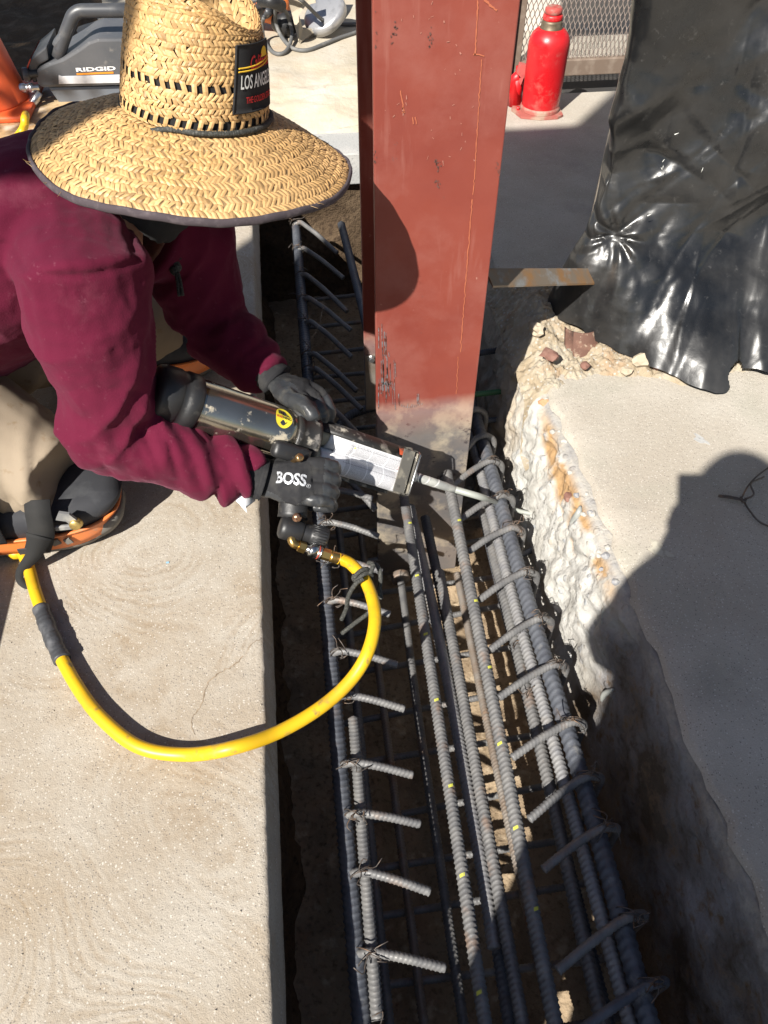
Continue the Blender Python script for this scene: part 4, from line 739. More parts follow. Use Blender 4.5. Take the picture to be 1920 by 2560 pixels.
# cartridge: two cylinders side by side in an open carrier
c0, c1 = tC+.062, tF-.012
def cyl(name, a, r, m, t0, t1, par=gun, n=32): return MB().lathe([(r*.9, t0), (r, t0+.002), (r, t1-.002), (r*.9, t1)], G0+GE2*a, GW, n).obj(name, m, par, True)
cyl('cartridge', .0225, .0265, M_cart, c0+.028, c1); cyl('cartridge', -.0275, .0240, M_cart, c0+.02, c1)
cyl('plunger', .0225, .024, M_cartg, c0-.004, c0+.03); cyl('plunger', -.0275, .021, M_cartg, c0-.004, c0+.024)
b = MB()
n = 14; A_ = np.radians(np.linspace(8, 196, n)); rr = .0305; prof = [(.0225+rr*math.sin(a), rr*math.cos(a)) for a in A_][::1]
v = []
for t in (c0-.005, c1+.004):
    for e in (0, .0025): v += [gp(t, .0225+(rr+e)*math.sin(a), (rr+e)*math.cos(a)) for a in A_]
b.add(v, [(i, i+1, 2*n+i+1, 2*n+i) for i in range(n-1)]+[(n+i+1, n+i, 3*n+i, 3*n+i+1) for i in range(n-1)]+[(0, 2*n, 3*n, n), (n-1, 2*n-1, 4*n-1, 3*n-1)]+[(i, n+i, n+i+1, i+1) for i in range(n-1)]+[(2*n+i, 2*n+i+1, 3*n+i+1, 3*n+i) for i in range(n-1)]); b.obj('carrier_shell', M_gblk, gun, True)
b = MB(); b.box(gp((c0+c1)/2, -.014, -.034), (c1-c0+.02, .09, .003), np.stack([GW, GE2, GE3], 1)); b.obj('carrier_back', M_gblk, gun)
R3 = np.stack([GW, GE2, GE3], 1)
b = MB(); b.prism([(-.052, -.030), (-.046, -.036), (.050, -.036), (.057, -.03), (.057, .024), (.048, .034), (-.046, .034), (-.054, .026)], gp(c1+.002), GE2, GE3, GW*.004)
b.box(gp(c1+.013, .052, 0), (.03, .004, .05), R3, .001); b.box(gp(c1+.010, -.050, 0), (.022, .004, .05), R3, .001); b.box(gp(c1-.006, 0, .0335), (.032, .10, .003), R3, .001); b.box(gp(c1+.02, .0, .026), (.004, .098, .014), R3, .001); b.obj('front_plate', mat('scuffed_steel', (.16, .15, .13), .45, .4, [(22, (.42, .38, .30), .55, .68, 6), (30, (.03, .03, .03), .58, .7, 5)]), gun)
b = MB(); b.tube([gp(c1+.024, -.050, -.01), gp(c1+.026, -.054, .015), gp(c1+.024, -.050, .034), gp(c1+.024, .045, .037), gp(c1+.022, .052, .03)], .0026, 8); b.obj('front_clip', M_chr, gun, True)
# label wrapped over both cylinders
def lab(u, v, lift=.0006):
    """u along the barrel, v over the cylinders from the upper rim to the lower one"""
    s = np.asarray(v)*1.0; w = np.concatenate([np.atleast_1d(s)]); a = np.empty_like(w); c = np.empty_like(w)
    th1 = np.radians(14-(14-(-62))*np.clip(w/.40, 0, 1)); th2 = np.radians(62-(62-(-80))*np.clip((w-.40)/.60, 0, 1)); k = w < .40
    a = np.where(k, .0225+(.0265+lift)*np.sin(th1), -.0275+(.0240+lift)*np.sin(th2)); c = np.where(k, (.0265+lift)*np.cos(th1), (.0240+lift)*np.cos(th2))
    t = c0+.052+(c1-.004-c0-.052)*np.asarray(u); return G0+np.outer(t, GW)+np.outer(a, GE2)+np.outer(c, GE3)
U, Vv = np.meshgrid(np.linspace(0, 1, 20), np.linspace(.02, .98, 40)); me = bpy.data.meshes.new('label'); me.from_pydata([tuple(p) for p in lab(U.ravel(), Vv.ravel())], [], [(i*20+j, i*20+j+1, i*20+j+21, i*20+j+20) for i in range(39) for j in range(19)])
at = me.attributes.new('luv', 'FLOAT_VECTOR', 'POINT'); at.data.foreach_set('vector', np.stack([U.ravel(), Vv.ravel(), 0*U.ravel()], 1).astype(np.float32).ravel()); labo = link('label', me, M_label, gun, True)
b = MB(); br = MB(); by = MB()
def stroke(mb, pts, w):
    p = np.array(pts); d = np.gradient(p, axis=0); d /= np.linalg.norm(d*V(1, .5), axis=1)[:, None]+1e-9; n = np.stack([-d[:, 1]*.5, d[:, 0]*2.0], 1)*w
    L = lab(np.concatenate([p[:, 0]-n[:, 0], p[:, 0]+n[:, 0]]), np.concatenate([p[:, 1]-n[:, 1], p[:, 1]+n[:, 1]]), .0011); m = len(p); mb.add(L, [(i, i+1, m+i+1, m+i) for i in range(m-1)])
for k in range(38): u = .13+k*.0225; stroke(b, [(u, .12), (u+.013, .12)], .0022); stroke(b, [(u, .60), (u+.013, .60)], .0022)
for k in range(20): v = .13+k*.0235; stroke(b, [(.205, v), (.205, v+.013)], .0022)
for k in range(3):
    u, v = .955, .17+k*.095; stroke(br, [(u-.020, v), (u, v-.034), (u+.020, v), (u, v+.034), (u-.020, v)], .0022); stroke(b, [(u-.005, v-.008), (u+.005, v+.01)], .003)
q = lab(V(.235, .222, .250), V(.13, .175, .17), .0011); by.add(q, [(0, 1, 2)])
b.obj('label_print', M_ink, labo); br.obj('label_print', M_inkr, labo); by.obj('label_print', M_inky, labo)
# stickers
def wrap(t0, t1, a0, a1, r, n=14, m_=10): 
    U, W_ = np.meshgrid(np.linspace(t0, t1, n), np.radians(np.linspace(a0, a1, m_))); return np.stack([U.ravel(), W_.ravel()], 1), [(i*n+j, i*n+j+1, i*n+n+j+1, i*n+n+j) for i in range(m_-1) for j in range(n-1)]
def onbar(tw, r, a=0.): tw = np.atleast_2d(tw); return G0+np.outer(tw[:, 0], GW)+np.outer(a+r*np.sin(tw[:, 1]), GE2)+np.outer(r*np.cos(tw[:, 1]), GE3)
sc_ = np.array([gx(588)-.004, math.radians(30)]); k = np.linspace(0, 2*math.pi, 29)[:-1]
st = MB().add(onbar(np.vstack([sc_, np.stack([sc_[0]+.0205*np.cos(k)*(.94+.06*np.cos(3*k)), sc_[1]+.0225/RBAR*np.sin(k)], 1)]), RBAR+.0008), [(0, i+1, (i+1) % 28+1) for i in range(28)]).obj('round_sticker', M_inky, gun)
b = MB(); 
for x0, y0, x1, y1 in ((-.012, .006, -.010, .016), (-.008, .006, -.006, .016), (-.004, .006, -.002, .015)): b.add(onbar([(sc_[0]+x, sc_[1]+y/RBAR) for x, y in ((x0, y0), (x1, y0), (x1, y1), (x0, y1))], RBAR+.0014), [(0, 1, 2, 3)])
b.add(onbar([(sc_[0]+x, sc_[1]+y/RBAR) for x, y in ((.000, .004), (.000, .015), (.015, .004), (.004, .007), (.004, .010), (.009, .007))], RBAR+.0014), [(0, 3, 4, 1), (1, 4, 5, 2), (2, 5, 3, 0)]); b.add(onbar([(sc_[0]+x, sc_[1]+y/RBAR) for x, y in ((.002, -.014), (.005, -.012), (.009, -.008), (.006, -.009))], RBAR+.0014), [(0, 1, 2, 3)]); b.obj('sticker_print', M_ink, st)
v, f = text_vf('ALBION', 1, 0, .01); lo, hi = v.min(0), v.max(0)
def stxt(s, x0, x1, y0, y1, m):
    v, f = text_vf(s, 1, 0, .012); lo, hi = v.min(0), v.max(0); mesh_obj('sticker_print', onbar(np.stack([sc_[0]+x0+(x1-x0)*(v[:, 0]-lo[0])/(hi[0]-lo[0]), sc_[1]+(y0+(y1-y0)*(v[:, 1]-lo[1])/(hi[1]-lo[1]))/RBAR], 1), RBAR+.0014), f, m, st)
stxt('WAR', -.017, -.003, -.003, .003, M_inkr); stxt('NING', -.002, .017, -.003, .003, M_ink)
# maker's plate at the cartridge front
ts = c1-.030; q, f = wrap(ts, ts+.026, 18, 52, 0); pl = MB().add(onbar(q, .034, .0225), f).obj('plate', M_orgl, gun); v, f = text_vf('EDTA22', 1, 0, .015); lo, hi = v.min(0), v.max(0)
q, f2 = wrap(ts+.0265, ts+.055, 18, 52, 0); MB().add(onbar(q, .034, .0225), f2).obj('plate', M_gblk, gun)
mesh_obj('plate_lettering', onbar(np.stack([ts+.028+.025*(v[:, 0]-lo[0])/(hi[0]-lo[0]), np.radians(24+22*(v[:, 1]-lo[1])/(hi[1]-lo[1]))], 1), .0346, .0225), f, mat('white_print', (.6, .6, .57), .6), pl)
# nozzle
nz0 = c1+.024
b = MB(); b.lathe([(.021, nz0-.018), (.021, nz0+.004), (.0175, nz0+.008), (.0175, nz0+.022), (.013, nz0+.026), (.0115, nz0+.03)], G0-GE2*.004, GW, 24)
for k in (-1, 1): b.box(gp(nz0+.012, -.004+k*.024, 0), (.018, .012, .004), R3, .001)
nzl = b.obj('nozzle_nut', M_nozc, gun, True)
pe = gx(1000); MB().lathe([(.0108, nz0+.02), (.0108, pe-.06), (.0098, pe-.05), (.0095, pe), (.009, pe)], G0-GE2*.002, GW, 20).obj('mixing_nozzle', M_noz, gun, True)
b = MB(); tt = np.linspace(nz0+.028, pe-.085, 60); v = []
for t in tt: a = (t-nz0)*2*math.pi/.030; v += [gp(t, -.002+.0112*math.sin(a), .0112*math.cos(a)), gp(t+.005, -.002+.0112*math.sin(a), .0112*math.cos(a))]
b.add(v, [(2*i, 2*i+1, 2*i+3, 2*i+2) for i in range(59)]); b.obj('mixer_helix', mat('white_mixer', (.62, .60, .58), .5), gun, True)
tp = [gp(pe-.03, -.002), px(1040, 1074, .397), px(1085, 1090, .482), px(1118, 1103, .525), px(1150, 1110, .563)]; MB().tube(spline(tp, 30), np.interp(np.linspace(0, 1, 30), [0, .3, .31, 1], [.0086, .0086, .0062, .0060]), 12).obj('extension_tube', mat('grey_green_tube', (.30, .315, .285), .45), gun, True)
# grip, trigger, regulator, fittings under the right glove
H0 = pd(640, 985, 1.585); H1 = pd(632, 1112, 1.575); MB().tube(spline([H0+GE2*.02, H0, H0*.5+H1*.5, H1, H1-up*.004], 12), [.030, .029, .028, .028, .030, .031, .031, .030, .030, .031, .032, .030], 16, sc=(1, .72), upv=rt).obj('grip', M_gpl, gun, True)
b = MB(); b.box(pd(628, 978, 1.565), (.085, .036, .03), np.stack([GW, GE2, GE3], 1), .01); b.obj('valve_body', M_gpl, gun, True)
MB().lathe([(0, .012), (.0065, .012), (.0085, .010), (.0085, .002), (.005, 0), (.005, -.02)], pd(643, 991, 1.535), nrm(GE3+GE2*.5), 16).obj('screw', mat('bronze_screw', (.42, .27, .13), .35, .9), gun, True)
MB().tube([pd(676, 1010, 1.63), pd(684, 1040, 1.620), pd(680, 1070, 1.615)], [.008, .009, .007], 8).obj('trigger', M_gpl, gun, True)
RG0, RG1 = pd(616, 1140, 1.565), pd(706, 1163, 1.590); ra = nrm(RG1-RG0); rl = np.linalg.norm(RG1-RG0)
MB().lathe([(0, -.012), (.018, -.012), (.0235, -.008), (.0245, 0), (.0245, .028), (.021, .033), (.021, .036)], RG0, ra, 26).obj('regulator_body', M_gpl, gun, True)
g = MB(); prof = [(.0195, .036)]+[(.0195-.0013*(k % 2), .037+.0016*k) for k in range(10)]+[(.021, .054), (.0215, rl-.006), (.0205, rl), (0, rl)]; g.lathe(prof, RG0, ra, 26); 
for k in range(22): 
    a = k*2*math.pi/22; e1 = nrm(np.cross(ra, up)); e2 = np.cross(ra, e1); g.tube([RG0+ra*.056+(e1*math.cos(a)+e2*math.sin(a))*.0212, RG0+ra*(rl-.005)+(e1*math.cos(a)+e2*math.sin(a))*.0212], .0013, 5)
g.obj('regulator_knob', M_gpl, gun, True)
MB().lathe([(0, .010), (.0055, .010), (.0065, .008), (.0065, 0), (.0095, -.001), (.0095, -.006)], pd(641, 1117, 1.540), nrm(-fw*.9+up*.3), 14).obj('regulator_screw', mat('copper_screw', (.45, .27, .18), .3, .9), gun, True)
EB = [pd(629, 1150, 1.560), pd(630, 1168, 1.555), pd(634, 1175, 1.555), pd(654, 1182, 1.563)]; MB().tube(fillet(EB, .008, 6), .0088, 8).obj('brass_elbow', M_brass, gun, True); MB().tube([pd(645, 1179, 1.560), pd(659, 1184, 1.565)], .0118, 6).obj('brass_nut', M_brass, gun)
HP = [pd(657, 1183, 1.565), pd(730, 1206, 1.590)]; ha = nrm(HP[1]-HP[0]); hl = np.linalg.norm(HP[1]-HP[0])
hose = thing('air_hose', pz(400, 1638, .018), 'yellow rubber air hose looping over the slab and up to the gun', 'air hose')
cp = MB(); cp.lathe([(.006, 0), (.008, .002), (.008, .009), (.0125, .011), (.0145, .014), (.0145, .026), (.0138, .0265), (.0138, .028), (.0148, .0285), (.0148, .031), (.0138, .0315), (.0138, .033), (.0148, .0335), (.0148, .036), (.012, .037)], HP[0], ha, 26); cpo = cp.obj('coupler', M_chr, hose, True)
MB().lathe([(.0151, .0286), (.0151, .0309)], HP[0], ha, 26, False).obj('red_ring', mat('red_ring', (.4, .05, .03), .5), cpo, True)
MB().lathe([(.0115, .036), (.0125, .038), (.0125, .056), (.0115, .058)], HP[0], ha, 6).obj('hex_nut', M_brass, hose)
MB().lathe([(.0105, .057)]+[(.0118+.0012*(k % 2), .0585+.003*k) for k in range(8)]+[(.013, .083), (.013, hl+.012)], HP[0], ha, 22).obj('hose_ferrule', M_brass, hose, True)
hp = [HP[0]+ha*.075, HP[1]+ha*.012, pd(762, 1222, 1.555), pd(793, 1262, 1.52), pd(810, 1330, 1.46), pd(796, 1405, 1.42), pd(757, 1470, 1.41), pd(690, 1530, 1.39), pd(600, 1582, 1.355), pz(500, 1616, .055), pz(400, 1630, .019), pz(300, 1613, .018), pz(220, 1552, .018), pz(165, 1480, .018), pz(118, 1390, .018), pz(80, 1290, .018), pz(52, 1200, .018), V(-.665, 1.12, .018), V(-.72, 1.35, .018), V(-.95, 1.62, .018), V(-1.15, 1.95, .018), V(-1.15, 2.3, .03)]
M_hose = mat('yellow_rubber', (.66, .40, .012), .42, 0, [(9, (.50, .29, .015), .5, .7), (40, (.30, .20, .05), .60, .70, 5), (16, (.38, .25, .05), .62, .72, 6)], [(40, .1, .002)])
hpath = spline(hp, 260); MB().tube(hpath, .0124, 18).obj('hose', M_hose, hose, True)
def along(a, c): i0 = np.argmin(np.linalg.norm(hpath-a, axis=1)); i1 = np.argmin(np.linalg.norm(hpath-c, axis=1)); return hpath[min(i0, i1):max(i0, i1)+1]
seg, _ = resample(along(pz(135, 1425, .018), pz(88, 1310, .018)), .003); L = np.arange(len(seg)); MB().tube(seg, .0160+.0010*np.sign(np.sin(L*.42+.8))*(.6+.4*np.sin(L*1.3)), 20).obj('tape_sleeve', mat('black_tape', (.045, .047, .052), .5, 0, [(30, (.11, .112, .12), .5, .7)], [(60, .4, .003)]), hose, True)
# cord tied round the hose
kc = hpath[np.argmin(np.linalg.norm(hpath-pd(795, 1240, 1.535), axis=1))]; i = np.argmin(np.linalg.norm(hpath-kc, axis=1)); kt = nrm(hpath[i+1]-hpath[i-1]); e1 = nrm(np.cross(kt, up)); e2 = np.cross(kt, e1)
ck = tag(bpy.data.objects.new('tied_cord', None), 'grey braided cord tied round the yellow hose near the brass fitting', 'cord'); COL.objects.link(ck); ck.location = kc; PINV[ck.name] = Matrix.Translation(Vector(kc)).inverted()
for off in (-.007, .004): braid([kc+kt*(off+.004*q)+(e1*math.cos(q*6.283)+e2*math.sin(q*6.283))*.0172 for q in np.linspace(0, 1.02, 16)], .0046, 'wrap', ck, 60)
braid([pd(785, 1250, 1.50), pd(768, 1262, 1.50), pd(753, 1288, 1.52), pd(748, 1315, 1.54), pd(738, 1338, 1.56)], .0046, 'loose_end', ck, 70)
braid([pd(800, 1240, 1.51), pd(806, 1220, 1.515), pd(797, 1216, 1.53), pd(815, 1222, 1.54), pd(822, 1245, 1.54), pd(820, 1275, 1.55), pd(823, 1292, 1.56)], .0046, 'loose_end', ck, 80)
braid([pd(806, 1310, 1.53), pd(795, 1325, 1.54), pd(768, 1345, 1.56), pd(739, 1368, 1.58)], .0046, 'loose_end', ck, 60)
# ================================================================== things at the back
M_gry = mat('charcoal_plastic', (.075, .078, .085), .45, 0, [(8, (.10, .10, .105), .4, .65), (30, (.17, .16, .15), .62, .76, 5)], [(120, .15, .001)])
M_gryd = mat('dark_grey_plastic', (.05, .052, .058), .4, 0, [(20, (.09, .09, .09), .55, .75)]); M_redp = mat('red_plastic', (.5, .05, .03), .4)
M_lab = mat('silver_strip', (.62, .62, .64), .35, .2, [(20, (.45, .45, .47), .5, .7)], [(30, .3, .003)]); M_prnt = mat('white_lettering', (.8, .8, .8), .5); M_orp = mat('orange_lettering', (.7, .25, .02), .5)
YC = 3.25; cz = lambda x, z: py(x*.16684, z*.16684, YC)             # pixel of the detail view -> point of the compressor's front
def cpoly(P): a = np.array([cz(*p) for p in P]); return [(q[0], q[2]) for q in a]
comp = thing('air_compressor', V(-.7, 3.37, .117), 'grey portable air compressor with tube handle and white lettering behind the straw hat', 'air compressor')
def slab(poly, y0, dep, name, m, par=comp, bev=.006):
    bm = bmesh.new(); n = len(poly); a = [bm.verts.new((x, y0, z)) for x, z in poly]; b_ = [bm.verts.new((x, y0+dep, z)) for x, z in poly]
    bm.faces.new(a); bm.faces.new(b_[::-1]); [bm.faces.new((a[i], b_[i], b_[(i+1) % n], a[(i+1) % n])) for i in range(n)]; bmesh.ops.recalc_face_normals(bm, faces=bm.faces)
    if bev: bmesh.ops.bevel(bm, geom=bm.edges[:], offset=bev, segments=2, profile=.6, affect='EDGES', clamp_overlap=True)
    me = bpy.data.meshes.new(name); bm.to_mesh(me); bm.free(); return link(name, me, m, par, False)
hull = slab(cpoly([(450, 965), (490, 885), (640, 812), (800, 760), (1000, 640), (1140, 540), (1260, 500), (1900, 490), (1900, 1095), (1500, 1110), (560, 1140), (485, 1105)]), YC, .24, 'hull', M_gry, bev=.012)
slab(cpoly([(600, 1155), (1900, 1130), (1900, 1560), (880, 1600), (780, 1400)]), YC+.02, .2, 'tank', mat('blue_grey_metal', (.16, .18, .21), .4, .3), bev=.01)
slab(cpoly([(395, 770), (600, 600), (625, 790), (500, 860), (455, 960), (470, 1090), (420, 1080), (350, 900)]), YC+.01, .2, 'side_panel', M_gryd); slab(cpoly([(386, 765), (392, 790), (350, 905), (330, 905)]), YC+.008, .2, 'red_trim', M_redp, bev=0)
b = MB()
for dy in (.03, .20):
    P = [cz(735, 780)+V(0, dy, 0), cz(800, 560)+V(0, dy, 0), cz(925, 235)+V(0, dy, 0), cz(1010, 175)+V(0, dy, 0), cz(1300, 172)+V(0, dy, 0), cz(1950, 172)+V(0, dy, 0)] if dy < .1 else None
    if P: b.tube(fillet(P, .06, 8), np.interp(np.linspace(0, 1, 34), [0, .3, .5, 1], [.040, .036, .024, .022]) if 0 else .023, 14, True, sc=(1.0, 1.0))
b.obj('handle', M_gryd, comp, True)
slab(cpoly([(650, 590), (905, 245), (960, 380), (805, 735)]), YC+.01, .045, 'handle_strut', M_gry, bev=.012)
lb = slab(cpoly([(760, 968), (800, 985), (1900, 955), (1900, 1065), (762, 1085)]), YC-.003, .008, 'label_strip', M_lab, bev=.001)
def cword(s, x0, x1, z0, z1, m, bold=.02):
    v, f = text_vf(s, 1, 0, bold); lo, hi = v.min(0), v.max(0); a = cz(x0, z0); c = cz(x1, z1); w = [V(a[0]+(c[0]-a[0])*(p[0]-lo[0])/(hi[0]-lo[0]), YC-.0012, a[2]+(c[2]-a[2])*(p[1]-lo[1])/(hi[1]-lo[1])) for p in v]
    mesh_obj('hull_lettering', w, f, m, hull)
cword('RIDGID', 992, 1490, 930, 855, M_prnt, .03); a, c = cz(992, 958), cz(1470, 940); MB().box(((a[0]+c[0])/2, YC-.001, (a[2]+c[2])/2), (c[0]-a[0], .0015, .006)).obj('hull_lettering', M_orp, hull)
M_alu = mat('bright_alloy', (.62, .62, .63), .3, .9, [(30, (.4, .4, .41), .5, .7)])
g = MB(); o = cz(300, 970); g.lathe([(.0, 0), (.022, 0), (.024, .004), (.024, .018), (.02, .022), (.012, .024), (.012, .05)], o, (1, .15, 0), 12); g.obj('regulator_knob', M_gryd, comp, True)
g = MB(); o = cz(205, 1145); g.lathe([(.0, 0), (.014, 0), (.016, .003), (.016, .034), (.013, .036), (.013, .048), (.016, .05), (.016, .064), (.010, .066), (.010, .085)], o, (1, 0, .0), 18); g.obj('outlet_coupler', M_alu, comp, True)
q0, q1 = cz(345, 1440)+V(0, -.03, 0), cz(520, 1200); qa = nrm(q1-q0); ql = np.linalg.norm(q1-q0); g = MB(); g.lathe([(.012, 0), (.014, .004), (.014, .02), (.016, .024), (.016, .04), (.013, .042)]+[(.015+.0012*(k % 2), .046+.004*k) for k in range(8)]+[(.012, .08), (.011, ql)], q0, qa, 18); g.obj('hose_coupler', M_alu, hose, True)
MB().tube(spline([V(-1.15, 2.27, .03), V(-1.10, 2.5, .04), V(-.99, 2.74, .12), py(46, 285, 2.86), py(54, 255, 2.87), q0+qa*.004], 30), .0135, 14).obj('hose', M_hose, hose, True)
# board, cone
ply = MB(); P = [pz(x, y, .117)[:2] for x, y in ((-60, 330), (175, 262), (255, 205), (120, 208), (-60, 222))]; ply.prism(P, (0, 0, .103), (1, 0, 0), (0, 1, 0), V(0, 0, .014)); tag(ply.obj('plywood_board', mat('dusty_plywood', (.42, .27, .13), .8, 0, [(6, (.50, .36, .20), .45, .65), (30, (.30, .17, .08), .56, .72), (13, (.55, .45, .33), .6, .75)], [(60, .3, .002)])), 'dusty orange tinted plywood board under the air compressor and the cone', 'board')
ca = pz(-22, 228, .117); cone = thing('traffic_cone', ca, 'orange traffic cone with dark stencil marks at the upper left edge', 'traffic cone'); co = ca
M_cone = mat('cone_orange', (.75, .115, .03), .5, 0, [(10, (.62, .12, .05), .5, .7)])
k = .145; MB().box(co+V(0, 0, .012), (.36, .36, .024), None, .008).obj('cone_base', M_cone, cone); MB().lathe([(.155, .022), (.15, .03), (.030, .68), (.022, .69), (0, .692)], co, (0, 0, 1), 32).obj('cone_body', M_cone, cone, True)
def coneband(t0, t1, z0, z1, m):
    U, W_ = np.meshgrid(np.radians(np.linspace(t0, t1, 6)), np.linspace(z0, z1, 4)); r = .1512-(W_-.03)*(.12/.65)+.0015; v = np.stack([co[0]+r*np.cos(U), co[1]+r*np.sin(U), co[2]+W_], -1).reshape(-1, 3); return MB().add(v, [(i*6+j, i*6+j+1, i*6+j+7, i*6+j+6) for i in range(3) for j in range(5)]).obj('stencil_mark', m, cone, True)
for t0, t1, z0, z1 in ((-44, -41, .26, .36), (-38, -28, .30, .315), (-24, -16, .26, .345)): coneband(t0, t1, z0, z1, M_gryd)
# ---------------------------------------------------------------- power saw on the ledge
sz = lambda x, y, h=0.: pz(536+x*.1563, y*.1563, .1+h)
saw = thing('power_saw', sz(600, 350), 'orange and black power saw with dull metal guard lying on the ledge, its cord looped', 'power saw')
M_shoe = mat('dusty_shoe_plate', (.36, .31, .23), .6, .1, [(20, (.27, .23, .17), .5, .7)], [(60, .2, .002)]); M_orr = mat('orange_casing', (.62, .15, .02), .45, 0, [(20, (.45, .16, .05), .55, .75)]); M_grd = mat('dull_alloy', (.45, .45, .46), .4, .6, [(25, (.30, .30, .31), .5, .7)], [(40, .2, .003)])
def plate3(P, nrm_, th_, name, m, par):
    P = [np.asarray(p, float) for p in P]; n = nrm(nrm_)*th_; v = P+[p+n for p in P]; k = len(P); return MB().add(v, [tuple(range(k-1, -1, -1)), tuple(range(k, 2*k))]+[(i, (i+1) % k, k+(i+1) % k, k+i) for i in range(k)]).obj(name, m, par)
sp = [sz(705, 600, .004), sz(875, 485, .004), sz(1180, 440, .01), sz(1200, 400, .03), sz(940, 400, .035), sz(760, 405, .06), sz(705, 230, .115), sz(800, 60, .16), sz(930, 60, .17), sz(1000, -120, .2), sz(520, -140, .2), sz(600, 120, .13)]
plate3([sz(705, 600, .004), sz(875, 488, .004), sz(985, 395, .03), sz(755, 405, .045), sz(700, 215, .10), sz(800, 70, .14), sz(935, 40, .15), sz(920, -60, .17), sz(540, -60, .17), sz(600, 180, .105)], V(.25, .9, .3), .005, 'shoe_plate', M_shoe, saw)
gc = sz(1060, 200, .075); gn = nrm(V(-.45, -.35, .82)); MB().lathe([(0, .022), (.085, .022), (.098, .016), (.101, .004), (.101, -.02), (.0, -.02)], gc, gn, 36).obj('blade_guard', M_grd, saw, True)
MB().lathe([(0, .026), (.016, .026), (.018, .021)], gc+V(.02, .0, 0), gn, 12).obj('arbor_cap', M_gryd, saw, True)
plate3([sz(1270, 260, .02), sz(1335, 120, .03), sz(1330, -60, .06), sz(1180, -60, .06), sz(1260, 120, .05)], V(0, .6, .5), .02, 'front_bracket', M_shoe, saw)
def lump(name, P, r, m, sc=(1, 1)): return MB().tube(spline([sz(*p) for p in P], 14), np.interp(np.linspace(0, 1, 14), np.linspace(0, 1, len(r)), r), 16, True, sc=sc).obj(name, m, saw, True)
lump('motor_housing', [(-60, 60, .1), (60, 60, .1), (200, 100, .09), (330, 130, .085), (470, 150, .08), (560, 160, .08)], [.05, .062, .055, .058, .066, .05], M_orr); lump('rear_grip', [(20, 260, .05), (120, 180, .08), (230, 140, .1), (300, 110, .12)], [.022, .032, .034, .026], M_gpl); lump('top_grip', [(170, 20, .19), (320, 20, .2), (470, 90, .17)], [.02, .026, .024], M_gpl)
lump('gear_case', [(400, 300, .05), (520, 330, .05), (600, 300, .05)], [.04, .052, .045], M_gpl); lump('cord_guard', [(290, 150, .13), (240, 200, .11), (215, 245, .10)], [.016, .012, .009], M_gryd); b = MB()
for k in range(6): b.box(sz(60+k*22, 60-k*2, .155), (.004, .05, .012), None)
b.obj('vent_slot', M_gryd, saw)
M_cbl = mat('grey_rubber_cord', (.11, .11, .108), .6, 0, [(30, (.2, .19, .175), .55, .72)])
cpts = [(215, 245, .10), (198, 330, .07), (205, 480, .03), (245, 600, .012), (330, 710, .008), (420, 748, .008), (510, 720, .01), (570, 630, .015), (605, 480, .03), (585, 340, .06), (530, 180, .11), (450, 80, .15), (400, 60, .16), (375, 170, .12), (385, 320, .07), (440, 470, .035), (530, 600, .018), (620, 670, .009), (740, 698, .008), (870, 682, .008), (1050, 610, .008), (1250, 530, .008), (1500, 445, .008), (1800, 330, .008), (2100, 200, .008)]
MB().tube(spline([sz(*p) for p in cpts], 200), .0085, 10).obj('power_cord', M_cbl, saw, True)
cp2 = [(-100, 60, .12), (80, 10, .16), (300, -70, .18), (560, -110, .2), (720, -10, .19), (830, 90, .15), (930, 190, .11), (1030, 275, .07), (1150, 320, .03), (1300, 335, .012), (1500, 335, .008), (1900, 330, .008)]; tag(MB().tube(spline([sz(*p) for p in cp2], 120), .0085, 10).obj('extension_cord', M_cbl, None, True), 'grey cord running over the blade guard of the power saw towards the red column', 'cord')
# ---------------------------------------------------------------- bottle jack and the red lever beside it
def jack_mat():
    t = NT('chipped_red_enamel'); c = t.mix(t.ramp(t.noise(7, 4), .35, .65), (.52, .008, .012), (.45, .010, .014)); c = t.mix(t.math('MULTIPLY', t.ramp(t.noise(10, 6, .7), .54, .68), .75), c, (.40, .11, .09)); c = t.mix(t.math('MULTIPLY', t.ramp(t.noise(13, 5, .7), .66, .70), .9), c, (.16, .11, .08))
    return t.out(c, t.ramp(t.noise(9, 4), .4, .65, .25, .6), 0, t.bump(t.noise(70, 5), .15, .002))
M_jack = jack_mat(); M_grease = mat('greasy_steel', (.13, .10, .065), .5, .5, [(30, (.2, .16, .11), .5, .7)])
jo = V(*pz(1165, 240, 0)[:2], .001); jk = thing('bottle_jack', jo, 'chipped red bottle jack standing on the lit slab before the mesh door', 'jack'); js = .00193*.1823
jz = lambda y: np.interp(y, [140, 230, 300, 410, 520, 600, 1310, 1400, 1450], [.378, .352, .333, .302, .268, .243, .024, .008, 0])
MB().lathe([(w*js/2, jz(y)) for w, y in ((424, 1385), (428, 1330), (436, 1250), (444, 1000), (450, 800), (456, 640), (456, 570), (440, 520), (400, 470), (340, 430), (285, 408), (255, 400))], jo, (0, 0, 1), 40).obj('cylinder', M_jack, jk, True)
MB().lathe([(w*js/2, jz(y)) for w, y in ((252, 405), (250, 395), (236, 385), (226, 330), (216, 300))], jo, (0, 0, 1), 28).obj('ram', M_grease, jk, True); MB().lathe([(w*js/2, jz(y)) for w, y in ((200, 304), (214, 300), (218, 285), (216, 250), (205, 236), (180, 230))], jo, (0, 0, 1), 28).obj('screw_collar', M_jack, jk, True)
MB().lathe([(w*js/2, jz(y)) for w, y in ((150, 236), (184, 226), (190, 200), (186, 165), (150, 148), (120, 146), (0, 148))], jo, (0, 0, 1), 28).obj('saddle', mat('dusty_red', (.36, .06, .05), .7, 0, [(40, (.3, .2, .16), .5, .7)]), jk, True)
